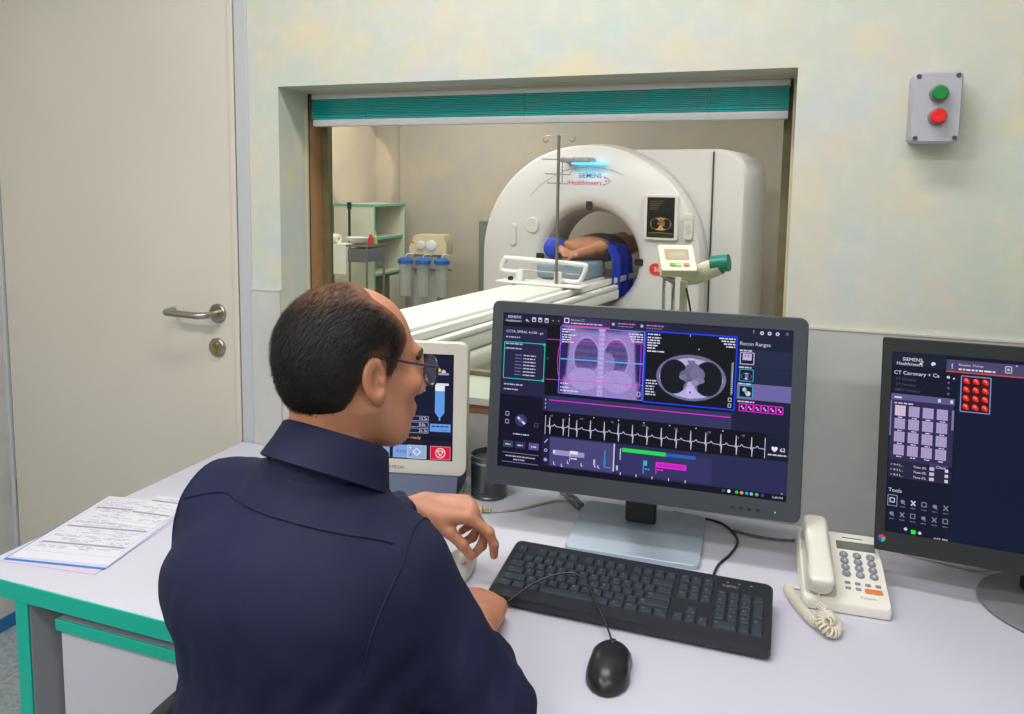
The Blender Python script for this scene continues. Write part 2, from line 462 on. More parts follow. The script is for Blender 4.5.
fr = MB(); fr.mn((DX1, YW-0.004, 0), (DXF, YB-0.02, DZ+0.045), 0.002, 1).mn((DX0-0.02, YW-0.004, DZ+0.004), (DX1, YB-0.02, DZ+0.045), 0.002, 1)
fr.mn((DX0-0.02, YW-0.004, 0), (DX0, YB-0.02, DZ+0.004), 0.002, 1).mn((DX0, YW+0.05, 0), (DX1, YW+0.065, DZ))
fr.build('door_frame', M_frame, door)

# ---- observation window
M_wood = mat('brown_window_liner', (166, 124, 84), 0.5, noise=(25, 0.6, (150, 108, 70)))
M_cream = mat('cream_bead', (196, 186, 158), 0.5)
M_olive = mat('olive_window_frame', (112, 104, 74), 0.45, noise=(30, 0.6, (92, 88, 66)))
win = empty('window_1', (0, 0, 0)); tag(win, kind='structure')
def ring(name, m, y0, y1, t, d=0.0):
    b = MB(); x0, x1, z0, z1 = WX0+d, WX1-d, WZ0+d, WZ1-d
    b.mn((x0, y0, z0), (x0+t, y1, z1)).mn((x1-t, y0, z0), (x1, y1, z1)).mn((x0+t, y0, z1-t), (x1-t, y1, z1)).mn((x0+t, y0, z0), (x1-t, y1, z0+t))
    return b.build(name, m, win, smooth=0)
ring('bead', M_cream, 1.850, 1.858, 0.006, 0.0)
ring('liner', M_wood, 1.866, 1.925, 0.004)
ring('gasket', M_black, 1.858, 1.866, 0.0045)
ring('window_frame', M_olive, 1.925, 1.949, 0.024)
gm = bpy.data.materials.new('lead_glass'); gm.use_nodes = True; nt = gm.node_tree
tr = nt.nodes.new('ShaderNodeBsdfTransparent'); tr.inputs[0].default_value = (0.93, 0.93, 0.88, 1)
gl = nt.nodes.new('ShaderNodeBsdfGlossy'); gl.inputs['Roughness'].default_value = 0.02
fz = nt.nodes.new('ShaderNodeFresnel'); fz.inputs[0].default_value = 1.3
mx = nt.nodes.new('ShaderNodeMixShader'); nt.links.new(fz.outputs[0], mx.inputs[0]); nt.links.new(tr.outputs[0], mx.inputs[1]); nt.links.new(gl.outputs[0], mx.inputs[2])
nt.links.new(mx.outputs[0], nt.nodes['Material Output'].inputs[0])
MB().mn((WX0+0.022, 1.934, WZ0+0.022), (WX1-0.022, 1.940, WZ1-0.022)).build('window_glass', gm, win, smooth=0)
MB().mn((WX0-0.0, YW-0.012, WZ0-0.006), (WX1, 1.924, WZ0+0.012), 0.003, 1).build('window_sill', mat('sill_green_grey', (172, 184, 166), 0.45), win)
MB().mn((WX0, YW-0.016, WZ0-0.006), (WX1, YW-0.0122, WZ0+0.0125), 0.001, 1).build('sill_nosing', mat('sill_white', (216, 215, 210), 0.4), win)
MB().mn((WX0-0.0, YW-0.011, WZ0-0.026), (WX1, YW-0.0005, WZ0-0.0065), 0.001, 1).build('sill_strip', M_wood, win)

# ---- raised teal blind
bl = empty('venetian_blind', (-0.628, 1.88, 1.611), label='teal slatted window blind pulled up under the window head', cat='blind')
M_rail = mat('blind_rail', (222, 220, 222), 0.35)
BW = 1.246
MB().box((0, 0, 0.0095), (BW-0.004, 0.028, 0.019), 0.003).build('bottom_rail', M_rail, bl)
MB().box((0, 0, 0.0805), (BW, 0.034, 0.016), 0.002).build('head_rail', M_rail, bl)
M_sl = mat('teal_slat', (16, 214, 216), 0.35)
sm = MB(); sm.add([(-BW/2+0.002, -0.017, -0.0008), (BW/2-0.002, -0.017, -0.0008), (BW/2-0.002, 0, 0.0014), (-BW/2+0.002, 0, 0.0014), (-BW/2+0.002, 0.017, -0.0008), (BW/2-0.002, 0.017, -0.0008),
    (-BW/2+0.002, -0.017, -0.0026), (BW/2-0.002, -0.017, -0.0026), (-BW/2+0.002, 0.017, -0.0026), (BW/2-0.002, 0.017, -0.0026)], [(0, 1, 3, 2)[0:1]+(1, 2, 3), (3, 2, 5, 4), (0, 6, 7, 1), (4, 5, 9, 8), (6, 8, 9, 7), (0, 3, 4, 8, 6), (1, 7, 9, 5, 2)])
s0 = sm.build('slat', M_sl, bl, smooth=0); s0.location = (0, 0, 0.0225)
for i in range(1, 12):
    s_ = s0.copy(); COL.objects.link(s_); s_.parent = bl; s_.location = (0, random.Random(i).uniform(-0.0025, 0.0015), 0.0225+0.0044*i)
for x in (-0.45, 0.0, 0.45, 0.53): MB().tube([(x, -0.0185, 0.018), (x, -0.0185, 0.073)], 0.0009, 6).build('lift_cord', mat('teal_cord', (60, 175, 175), 0.6), bl)

# ---- ceiling luminaires (the lights themselves are set at the top)
M_diff = mat('lamp_diffuser', (240, 240, 236), 0.5, emit=((255, 250, 244), 1.5))
def luminaire(x, y, lab, hy=0.32):
    t = empty('ceiling_light', (x, y, CEIL), label=lab, cat='ceiling light', group='ceiling light panels')
    hi = hy-0.03; b = MB(); b.mn((-0.6, -hy, -0.03), (0.6, -hi, 0)).mn((-0.6, hi, -0.03), (0.6, hy, 0)).mn((-0.6, -hi, -0.03), (-0.57, hi, 0)).mn((0.57, -hi, -0.03), (0.6, hi, 0))
    b.build('housing', M_white, t)
    MB().mn((-0.57, -hi, -0.018), (0.57, hi, -0.008)).build('diffuser', M_diff, t)
for (x, y, k), l in zip(LAMPS, ('above the desk in front of the window', 'left over the door side of the room', 'right over the room behind the telephone', 'at the back of the control room')): luminaire(x, y, 'ceiling light panel '+l, 0.17)
for (x, y, k), l in zip(SCAN_LAMPS, ('above the foot of the patient table', 'above the injector side of the scanner room', 'above the shelf cabinet corner', 'right of the CT scanner')): luminaire(x, y, 'ceiling light panel '+l)

# ---- push button box on the wall
M_pgrey = mat('grey_enclosure', (172, 172, 182), 0.45)
pb = empty('push_button_box', (0.257, YW, 1.543), label='grey wall box with a green and a red push button', cat='switch')
b = MB(); b.prism(rrect(0.084, 0.136, 0.012), 0, 0.020, Matrix.Translation((0, 0, 0.07)) @ UPRIGHT)
b.prism(rrect(0.084, 0.136, 0.012), 0.021, 0.055, Matrix.Translation((0, 0, 0.07)) @ UPRIGHT, inset=0.005); b.build('enclosure', M_pgrey, pb)
for z, c, n in ((0.095, (0, 125, 50), 'green_button'), (0.052, (225, 22, 30), 'red_button')):
    MB().lathe([(0.0, 0.0), (0.0165, 0.0), (0.0165, 0.006), (0.014, 0.008), (0, 0.008)], 24, Matrix.Translation((0.002, -0.055, z)) @ UPRIGHT).build('collar', mat('grey_collar', (120, 122, 130), 0.4), pb)
    MB().lathe([(0.0, 0.0), (0.0135, 0.0), (0.0135, 0.010), (0.0115, 0.0125), (0.006, 0.0128), (0, 0.0120)], 24, Matrix.Translation((0.002, -0.063, z)) @ UPRIGHT).build(n, mat(n, c, 0.35), pb)
for x in (-0.033, 0.033):
    for z in (0.012, 0.128):
        MB().lathe([(0, 0), (0.0045, 0), (0.0045, 0.0016), (0.002, 0.0016), (0.0018, 0.0006), (0, 0.0006)], 12, Matrix.Translation((x, -0.0548, z)) @ UPRIGHT).build('screw', mat('dark_screw', (95, 96, 104), 0.35, 0.8), pb)

# ---- desk
M_desk = mat('white_lavender_laminate', (199, 198, 212), 0.42)
M_dgrey = mat('grey_panel', (120, 124, 130), 0.5)
DY0, DH = 0.946, 0.735
desk = empty('control_desk', (-0.1, 1.34, 0), label='long white control desk with teal edges along the window wall', cat='desk')
def dk(name, m, a, b_, bev=0.0015):
    o = MB().mn([a[0]+0.1, a[1]-1.34, a[2]], [b_[0]+0.1, b_[1]-1.34, b_[2]], bev, 1).build(name, m, desk); return o
dk('desktop', M_desk, (-1.3945, DY0+0.003, DH-0.033), (1.45, YW-0.011, DH))
dk('edge_band', M_teal_edge, (-1.395, DY0, DH-0.034), (1.453, DY0+0.003, DH-0.0008), 0.0006)
dk('edge_band', M_teal_edge, (-1.3955, DY0+0.003, DH-0.034), (-1.3946, YW-0.011, DH-0.006), 0)
for x in (-1.278, 1.30):
    lg = dk('leg_panel', mat('leg_panel_grey', (178, 181, 188), .45), (x, DY0+0.006, 0), (x+0.031, YW-0.03, DH-0.034))
    e = MB().mn((x+0.1, DY0-1.34+0.002, 0), (x+0.131, DY0-1.34+0.006, DH-0.034), 0.0005, 1).build('edge_band', M_teal_edge, lg)
dk('modesty_panel', M_dgrey, (-1.247, YW-0.16, 0.25), (1.30, YW-0.142, DH-0.034))
ped = empty('drawer_pedestal', (-1.04, 1.25, 0), label='white under-desk drawer unit with teal top edge left of the seated man', cat='cabinet')
def pk(name, m, a, b_, par=ped, bev=0.0015): return MB().mn([a[0]+1.04, a[1]-1.25, a[2]], [b_[0]+1.04, b_[1]-1.25, b_[2]], bev, 1).build(name, m, par)
pk('body', M_desk, (-1.188, 0.985, 0.03), (-0.899, 1.56, 0.655))
pk('top_board', M_desk, (-1.192, 0.962, 0.657), (-0.895, 1.56, 0.677))
pk('edge_band', M_teal_edge, (-1.192, 0.957, 0.657), (-0.895, 0.962, 0.6775), bev=0.0005)
for z0, z1 in ((0.455, 0.652), (0.25, 0.452), (0.04, 0.247)):
    pk('drawer', M_desk, (-1.186, 0.963, z0), (-0.901, 0.984, z1))
pk('plinth', M_black, (-1.17, 1.0, 0.0), (-0.92, 1.54, 0.03))

# ================================================================== things on the desk
M_bez = mat('charcoal_bezel', (62, 68, 76), 0.45)
M_bezd = mat('dark_bezel', (34, 38, 42), 0.4)
M_scr = mat('black_screen_glass', (8, 8, 12), 0.25)
M_silver = mat('silver_base', (168, 182, 198), 0.38, 0.25)

# ---- raster pictures for the screens
def ell(X, Y, cx_, cy_, rx, ry): return ((X-cx_)/rx)**2+((Y-cy_)/ry)**2
def sstep(a, b, x):
    t = np.clip((x-a)/(b-a), 0, 1); return t*t*(3-2*t)
def img_ct(w, h, warm=False):
    X, Y = np.meshgrid((np.arange(w)+.5)/w, (np.arange(h)+.5)/h)
    g = np.zeros((h, w))
    body = sstep(1.04, 0.97, ell(X, Y, .5, .56, .45, .37)); g = body*0.55
    ribs = sstep(1.0, .95, ell(X, Y, .5, .57, .415, .325)); g = g*(1-ribs)+ribs*0.92
    for cx_, rx in ((.285, .185), (.715, .185)):
        l = sstep(1.06, .95, ell(X, Y, cx_, .56, rx, .275)); g = g*(1-l)+l*0.03
    m = sstep(1.1, .9, ell(X, Y, .5, .74, .09, .14)); g = np.maximum(g, m*.55)
    for cx_, cy_, rx, ry, v in ((.52, .44, .10, .13, .52), (.46, .53, .11, .10, .48), (.58, .50, .10, .12, .56), (.60, .60, .08, .05, .60), (.56, .64, .05, .045, .72), (.40, .56, .05, .04, .6), (.5, .30, .05, .04, .55)):
        k = sstep(1.1, .85, ell(X, Y, cx_, cy_, rx, ry)); g = g*(1-k)+k*v
    s = sstep(1.2, .8, ell(X, Y, .5, .77, .045, .06)); g = g*(1-s)+s*1.0
    s = sstep(1.2, .7, ell(X, Y, .5, .87, .10, .022)); g = g*(1-s*.9)+s*.9*.95
    s = sstep(1.2, .8, ell(X, Y, .5, .795, .014, .02)); g = g*(1-s)+s*.3
    s = sstep(1.2, .7, ell(X, Y, .5, .262, .05, .018)); g = g*(1-s)+s*.98
    n = np.random.RandomState(3).normal(0, .035, g.shape); g = np.clip(g+n*(g > .05), 0, 1)[..., None]
    if warm: return np.clip(g**0.9*np.array([255, 190, 130]), 0, 255)
    return np.clip(np.array([8, 14, 24])+g*np.array([196, 178, 226]), 0, 255)
def img_xray(w, h):
    X, Y = np.meshgrid((np.arange(w)+.5)/w, (np.arange(h)+.5)/h)
    bw = .40+.06*Y
    g = sstep(1.0, .9, np.abs(X-.5)/bw)*.62*sstep(-.05, .1, Y)
    g = np.maximum(g, sstep(.14, .02, np.abs(Y-.16+.45*np.abs(X-.5)**1.2))*.5*sstep(.5, .40, np.abs(X-.5)))
    for cx_, rx in ((.325, .15), (.675, .145)):
        e = ell(X, Y, cx_, .43, rx, .28)
        r_ = np.exp(-((e-1.12)/.16)**2); g = np.maximum(g, r_*.8*sstep(.75, .6, Y))
        l = sstep(1.08, .8, e)*sstep(.66, .56, Y+.25*np.abs(X-cx_)); g = g*(1-l)+l*(.27+.05*np.sin(Y*60))
    hm = sstep(1.1, .8, ell(X, Y, .57, .50, .10, .16)); g = g*(1-hm*.8)+hm*.8*.62
    sp = sstep(.055, .03, np.abs(X-.5)); g = np.maximum(g, sp*(.78+.07*np.sin(Y*90)))
    for cx_ in (.30, .70):
        dph = sstep(1.1, .9, ell(X, Y, cx_, .76, .19, .17)); g = np.maximum(g, dph*.72)
    g = np.maximum(g, sstep(.70, .78, Y)*.60*sstep(.48, .42, np.abs(X-.5)))
    n = np.random.RandomState(5).normal(0, .03, g.shape); g = np.clip(g+n, 0, 1)[..., None]
    return np.clip(np.array([44, 30, 92])+g*np.array([178, 168, 172]), 0, 255)
def scribble(ui, x, y, w, size, c, seed, word=None):
    """short lines of small print"""
    if word: ui.text(x, y, word, size, c); return
    r = random.Random(seed); q = x
    while q < x+w:
        l = r.uniform(.5, 2.2)*size; l = min(l, x+w-q)
        ui.quad(q, y-size*.55, q+l, y, c); q += l+size*.35

# ---- main monitor
MON = empty('computer_monitor', (-0.257, 1.482, DH), (0, 0, 0.044), label='large charcoal monitor on a silver square base showing chest scan images and an ECG trace', cat='monitor')
MW, MH = 0.613, 0.379
pan = empty('display_panel'); pan.parent = MON; pan.location = (0, 0, 0.295); pan.rotation_euler = (-0.107, 0, 0)
# bezel: four bars in front, shell behind
def bezel(parent, W, H, l, t, r, bt, m, rad=0.014, depth=0.022, fd=0.012):
    outer = rrect(W, H, rad, 4); x0, x1, z0, z1 = -W/2+l, W/2-r, -H/2+bt, H/2-t
    inner = []
    ir = 0.002
    for cx_, cy_, a0 in ((x1-ir, z1-ir, 0), (x0+ir, z1-ir, 90), (x0+ir, z0+ir, 180), (x1-ir, z0+ir, 270)):
        for i in range(5):
            a = radians(a0+90*i/4); inner.append((cx_+ir*cos(a), cy_+ir*sin(a)))
    b = MB(); n = len(outer)
    rings = [[(p[0]*.997, -p[1]*0+p[1]*.997, q) for p in outer] for q in (0.0,)]
    def rg(poly, y, s=1.0): return [(p[0]*s, y, p[1]*s) for p in poly]
    R = [rg(outer, depth), rg(outer, 0.002), rg(outer, 0.0, .994), rg(inner, 0.0005), rg(inner, fd)]
    vs_ = [p for q in R for p in q]; fs = []
    for q in range(4):
        for k in range(n):
            k2 = (k+1) % n; fs.append((q*n+k, q*n+k2, (q+1)*n+k2, (q+1)*n+k))
    fs.append(tuple(range(n)))
    b.add(vs_, fs)
    return b.build('bezel', m, parent, 30), (x0, x1, z0, z1)
bz, (x0, x1, z0, z1) = bezel(pan, MW, MH, 0.0235, 0.0235, 0.0255, 0.037, M_bez)
SW, SH = x1-x0, z1-z0
MB().mn((x0-0.001, 0.004, z0-0.001), (x1+0.001, 0.0115, z1+0.001)).build('screen', M_scr, pan, smooth=0)
MB().box((0, 0.038, 0.0), (MW*.72, 0.034, MH*.72), 0.014, 3).build('rear_housing', M_bez, pan)
for i in range(4): MB().box((0.185+i*0.0155, -0.0006, -MH/2+0.016), (0.006, 0.0016, 0.0045), 0.0005, 1).build('button', M_bezd, pan)
MB().box((0.262, -0.0003, -MH/2+0.0155), (0.0022, 0.001, 0.0022)).build('power_led', mat('green_led', (40, 220, 90), 0.4, emit=((60, 255, 110), 0.8)), pan)
# stand
nk = MB(); nk.mn((-0.032, 0.10, 0.012), (0.032, 0.128, 0.30), 0.003, 1); nk.mn((-0.045, 0.058, 0.23), (0.045, 0.128, 0.35), 0.004, 1)
nk.build('neck', M_black, MON)
bs = MB(); bs.prism(rrect(0.262, 0.235, 0.012, 3), 0.0, 0.010, Matrix.Translation((0.0, 0.070, 0)), inset=0.0015); bs.build('base', M_silver, MON)
u = UI(); W_, H_ = SW, SH
def U(x, y): return x*W_, y*H_
def q(x0, y0, x1, y1, c): u.quad(x0*W_, y0*H_, x1*W_, y1*H_, c)
DK = (14, 14, 34); PN = (38, 36, 72); PN2 = (30, 30, 58); LT = (190, 188, 225); MG = (238, 30, 220)
q(0, 0, 1, 1, DK)
q(0, 0, 1, .062, PN2); q(0, .09, .165, .53, PN); q(0, .53, .165, 1, (16, 16, 40)); q(.828, .06, 1, .77, (24, 30, 58))
u.text(.015*W_, .035*H_, 'SIEMENS', .0078, (225, 222, 245)); u.text(.008*W_, .058*H_, 'Healthineers', .0066, (235, 225, 245))
u.disc(.088*W_, .043*H_, .0022, (200, 190, 240)); u.disc(.094*W_, .05*H_, .0014, (200, 190, 240))
for i, x in enumerate((.115, .138, .162)): u.frame((x-.006)*W_, .024*H_, (x+.006)*W_, .048*H_, .0012, (225, 222, 250)); u.disc(x*W_, .03*H_, .0022, (225, 222, 250), 5)
u.disc(.186*W_, .035*H_, .0014, (240, 120, 130)); u.disc(.207*W_, .035*H_, .0014, (240, 120, 130))
q(.222, .006, .392, .062, (62, 50, 100)); q(.222, .056, .392, .063, (250, 70, 120)); u.frame(.229*W_, .014*H_, .244*W_, .042*H_, .0016, (235, 230, 255))
u.text(.252*W_, .028*H_, 'Routine CT', .0058, LT); scribble(u, .252*W_, .047*H_, .065, .0046, LT, 1)
q(.394, .006, .492, .062, (40, 38, 74)); q(.494, .006, .60, .062, (36, 34, 68))
for x in (.404, .504): u.disc(x*W_, .032*H_, .0032, (180, 176, 215), 8); scribble(u, (x+.016)*W_, .03*H_, .034, .0044, (200, 120, 150), int(x*100)); scribble(u, (x+.016)*W_, .046*H_, .03, .0036, (120, 118, 160), int(x*90))
for x, t in ((.875, '?'),): u.text((x-.003)*W_, .032*H_, t, .0085, (215, 220, 245))
for x in (.901, .925, .95): u.disc(x*W_, .027*H_, .0036, (205, 210, 240), 10); u.disc(x*W_, .027*H_, .0014, PN2, 8)
u.disc(.98*W_, .024*H_, .0032, (90, 95, 120))
u.text(.012*W_, .128*H_, 'CCTA_SPIRAL 4v100 - gn', .0074, (215, 214, 240))
for i, (y, wd) in enumerate(((.162, .03), (.205, .036), (.235, .036), (.468, .04), (.50, .03))): scribble(u, .012*W_, y*H_, wd, .0048, (185, 182, 220), i+4)
u.frame(.008*W_, .19*H_, .160*W_, .425*H_, .0014, (20, 215, 190)); u.disc(.158*W_, .193*H_, .0026, (40, 220, 120)); u.disc(.158*W_, .423*H_, .0026, (40, 220, 120))
for i in range(7):
    scribble(u, .05*W_, (.275+.021*i)*H_, .014, .0036, (120, 118, 165), i+20); scribble(u, .082*W_, (.275+.021*i)*H_, .026, .004, (200, 198, 230), i+30)
u.disc(.083*W_, .69*H_, .0125, (58, 56, 110), 20); u.line([(.07*W_, .672*H_), (.098*W_, .712*H_)], .0045, (215, 212, 240)); u.disc(.083*W_, .69*H_, .004, (120, 118, 170))
for y in (.655, .705): u.frame(.024*W_, (y-.012)*H_, .036*W_, (y+.012)*H_, .0013, (170, 168, 210))
u.frame(.135*W_, .70*H_, .147*W_, .722*H_, .001, (95, 92, 140)); scribble(u, .055*W_, .785*H_, .034, .0046, (190, 188, 225), 55)
for x, c in ((.038, (50, 70, 98)), (.084, (52, 50, 100)), (.135, (92, 82, 148))):
    u.quad((x-.019)*W_, .828*H_, (x+.019)*W_, .872*H_, c); scribble(u, (x-.010)*W_, .856*H_, .011, .0045, (210, 208, 235), int(x*500))
u.line([(.018*W_, .905*H_), (.155*W_, .905*H_)], .0009, (150, 148, 190)); u.line([(.018*W_, .965*H_), (.155*W_, .965*H_)], .0009, (150, 148, 190))
scribble(u, .03*W_, .93*H_, .064, .0042, (185, 182, 215), 61); scribble(u, .06*W_, .95*H_, .025, .0042, (185, 182, 215), 62)
# left strip of the topogram with magenta curves
q(.168, .07, .215, .49, (12, 12, 26))
u.raster(.217*W_, .066*H_, .515*W_, .49*H_, img_xray(92, 82))
u.frame(.217*W_, .066*H_, .515*W_, .49*H_, .0015, (120, 130, 250))
u.line([U(.168, .155), U(.515, .142)], .0012, MG); u.line([U(.168, .41), U(.515, .396)], .0012, MG)
u.line([U(.222, .17), U(.212, .21), U(.209, .28), U(.212, .36), U(.222, .41)], .0012, MG)
u.line([U(.505, .15), U(.505, .42)], .0016, (170, 50, 220))
u.line([U(.22, .272), U(.513, .266)], .0024, (70, 190, 250)); u.text(.17*W_, .285*H_, '3', .006, (40, 170, 230))
for i, y in enumerate((.088, .103, .122, .137, .152, .167)): scribble(u, .222*W_, y*H_, .025*random.Random(i).uniform(.6, 1.2), .0042, (228, 225, 250), i+70)
for i, y in enumerate((.09, .105, .12, .135)): scribble(u, (.46+.004*i)*W_, y*H_, .028-.002*i, .0042, (228, 225, 250), i+80)
for i, y in enumerate((.43, .455, .475)): scribble(u, .223*W_, y*H_, .018+.02*(i == 2), .0042, (220, 218, 250), i+90)
u.frame(.498*W_, .44*H_, .508*W_, .465*H_, .001, (220, 218, 250))
# CT slice
q(.519, .06, .823, .495, (10, 14, 20))
u.raster(.548*W_, .115*H_, .806*W_, .49*H_, img_ct(100, 86))
u.frame(.519*W_, .06*H_, .823*W_, .495*H_, .0026, (18, 66, 250))
for i, y in enumerate((.082, .102, .118, .134, .15, .166, .185)): scribble(u, .526*W_, y*H_, .028*random.Random(i+9).uniform(.5, 1.25), .0044, (225, 225, 245), i+100)
for i, y in enumerate((.078, .094, .11, .126)): scribble(u, (.765+.008*i)*W_, y*H_, .03-.0045*i, .0044, (225, 225, 245), i+110)
for i, y in enumerate((.365, .382, .4, .417, .434, .45)): scribble(u, .526*W_, y*H_, .022*random.Random(i+5).uniform(.6, 1.1), .0042, (215, 215, 240), i+120)
for y in np.arange(.22, .40, .012): u.quad(.808*W_, y*H_, .813*W_, (y+.004)*H_, (200, 205, 235))
u.line([U(.8135, .21), U(.8135, .40)], .0008, (220, 220, 240)); u.frame(.803*W_, .425*H_, .812*W_, .446*H_, .001, (220, 220, 240)); u.frame(.803*W_, .46*H_, .812*W_, .48*H_, .001, (220, 220, 240))
u.quad(.669*W_, .064*H_, .6705*W_, .078*H_, (235, 235, 250)); u.disc(.70*W_, .15*H_, .0013, (235, 235, 250))
# recon ranges column
u.text(.832*W_, .105*H_, 'Recon Ranges', .0098, (205, 214, 235))
q(.829, .13, 1, .235, (34, 42, 72)); q(.829, .24, 1, .325, (30, 40, 68)); q(.829, .33, 1, .425, (112, 104, 168))
for y, c, k in ((.148, (190, 185, 230), 0), (.248, (30, 160, 215), 1), (.345, (30, 170, 200), 2)):
    scribble(u, .833*W_, (y-.008)*H_, .022, .0044, (210, 212, 240), int(y*1000))
    u.quad(.836*W_, y*H_, .879*W_, (y+.068)*H_, (16, 18, 34)); u.frame(.836*W_, y*H_, .879*W_, (y+.068)*H_, .0016, c)
    if k == 0: u.quad(.843*W_, (y+.006)*H_, .872*W_, (y+.045)*H_, (196, 180, 226)); u.quad(.850*W_, (y+.012)*H_, .854*W_, (y+.028)*H_, (130, 110, 180)); u.quad(.860*W_, (y+.012)*H_, .864*W_, (y+.028)*H_, (130, 110, 180))
    if k == 1: u.raster(.839*W_, (y+.008)*H_, .876*W_, (y+.064)*H_, img_ct(24, 20))
    if k == 2: u.disc(.853*W_, (y+.022)*H_, .0038, (190, 196, 215)); u.disc(.865*W_, (y+.045)*H_, .0048, (205, 212, 228)); u.disc(.858*W_, (y+.035)*H_, .003, (150, 160, 190))
scribble(u, .833*W_, .443*H_, .03, .005, (205, 206, 235), 7)
for i in range(6):
    xx = .839+.0235*i; u.quad(xx*W_, .452*H_, (xx+.0205)*W_, .494*H_, (36, 12, 66)); u.frame(xx*W_, .452*H_, (xx+.0205)*W_, .494*H_, .0016, MG); u.disc((xx+.008)*W_, .468*H_, .0022, (200, 150, 230), 7); u.disc((xx+.013)*W_, .479*H_, .0018, (230, 200, 245), 7)
# grey strip with magenta line
q(.170, .512, .815, .612, (52, 52, 98)); q(.162, .512, .180, .612, (40, 40, 80)); q(.815, .50, .828, .63, (30, 32, 60))
u.line([U(.185, .54), U(.813, .54)], .0018, MG)
for y in (.535, .56, .585): u.quad(.171*W_, y*H_, .174*W_, (y+.012)*H_, (190, 190, 220))
# ECG
q(.166, .614, .928, .765, (10, 9, 24))
pts = []; nb = 15
for i in range(nb):
    a = .180+.0495*i; wv = .0495
    hgt = .052 if i > 2 else .045
    pts += [(a, .708), (a+.006, .706), (a+.009, .716), (a+.0105, .708-hgt-.012), (a+.0125, .708+.05), (a+.0145, .706), (a+.024, .704), (a+.029, .692), (a+.034, .705)]
pts.append((.926, .706))
u.line([U(*p) for p in pts], .00115, (205, 200, 235))
for x in (.175, .262, .926): u.line([U(x, .64), U(x, .76)], .0011, (215, 212, 240))
for i in range(7): u.text((.19+.055*i*2)*W_, .645*H_, '1.0', .005, (170, 168, 205)); u.disc((.262+.088*i)*W_, .625*H_, .0013, (220, 218, 240), 6)
for i in range(7): u.text((.235+.0995*i)*W_, .662*H_, '.97', .005, (150, 148, 190) if i != 5 else (220, 90, 90))
q(.928, .64, 1, .765, (20, 22, 46)); u.text(.945*W_, .712*H_, '\u2665 62', .010, (235, 232, 250)); u.text(.974*W_, .712*H_, 'bpm', .0045, (200, 200, 225)); scribble(u, .936*W_, .738*H_, .034, .0046, (205, 204, 230), 33)
# time line
q(.166, .768, 1, .962, (40, 42, 84)); q(.195, .775, .425, .955, (72, 68, 122)); q(.435, .80, .76, .95, (52, 50, 100)); q(.166, .768, .194, 1, (30, 30, 66))
for i in range(26): u.quad((.20+.0087*i)*W_, .78*H_, (.2006+.0087*i)*W_, .95*H_, (92, 88, 142))
for i in range(36): u.quad((.44+.0087*i)*W_, .82*H_, (.4406+.0087*i)*W_, .945*H_, (66, 64, 116))
u.line([U(.175, .815), U(.187, .79)], .0018, LT); u.disc(.181*W_, .862*H_, .0034, LT, 9); u.disc(.181*W_, .862*H_, .002, (30, 30, 66), 8); u.disc(.181*W_, .922*H_, .0036, (170, 168, 205), 10)
q(.208, .852, .322, .884, (160, 152, 198)); q(.208, .858, .215, .874, (240, 238, 250)); q(.27, .848, .298, .868, (238, 234, 250)); u.line([U(.27, .85), U(.27, .915)], .001, (235, 232, 250)); scribble(u, .274*W_, .90*H_, .012, .0045, (235, 232, 250), 3)
u.line([U(.395, .82), U(.395, .925), U(.418, .925)], .0018, (40, 160, 225)); q(.391, .87, .399, .925, (40, 130, 205))
u.line([U(.427, .772), U(.427, .945)], .0026, (205, 200, 230))
for x, y in ((.212, .945), (.24, .953), (.262, .93), (.312, .935), (.372, .935), (.36, .93)): u.line([U(x, y-.018), U(x, y), U(x+.006, y)], .0012, (230, 228, 250))
q(.355, .885, .362, .92, (190, 188, 220)); q(.436, .905, .443, .935, (190, 188, 220))
u.line([U(.452, .80), U(.449, .80), U(.449, .865), U(.452, .865)], .0013, (230, 228, 250))
q(.455, .792, .605, .816, (40, 222, 84)); q(.605, .794, .705, .815, (30, 100, 190))
q(.531, .855, .543, .885, (20, 190, 230)); u.line([U(.531, .855), U(.531, .935)], .0013, (20, 190, 230)); scribble(u, .536*W_, .91*H_, .009, .0045, (20, 190, 230), 8)
q(.574, .854, .676, .888, MG); q(.580, .862, .670, .880, (200, 30, 205)); u.line([U(.574, .854), U(.574, .93)], .0013, MG); scribble(u, .577*W_, .905*H_, .014, .0045, MG, 9)
for x in (.452, .507, .562, .618, .674): u.line([U(x, .955-.01), U(x, .975), U(x+.006, .975)], .0013, (230, 228, 250))
q(.166, .962, 1, 1, (12, 12, 32))
for x, c in ((.80, (20, 110, 50)), (.818, (240, 240, 250)), (.843, (40, 210, 80)), (.859, (245, 170, 40)), (.875, (40, 170, 220)), (.89, (170, 170, 220)), (.907, (60, 215, 60)), (.925, (60, 60, 150))): u.disc(x*W_, .977*H_, .0032, c, 8)
u.text(.955*W_, .987*H_, '3:49 PM', .0058, (220, 220, 240)); u.disc(.985*W_, .955*H_, .001, (235, 235, 245))
u.build('display_image', pan, 1.0, (x0, 0.0038, z1))

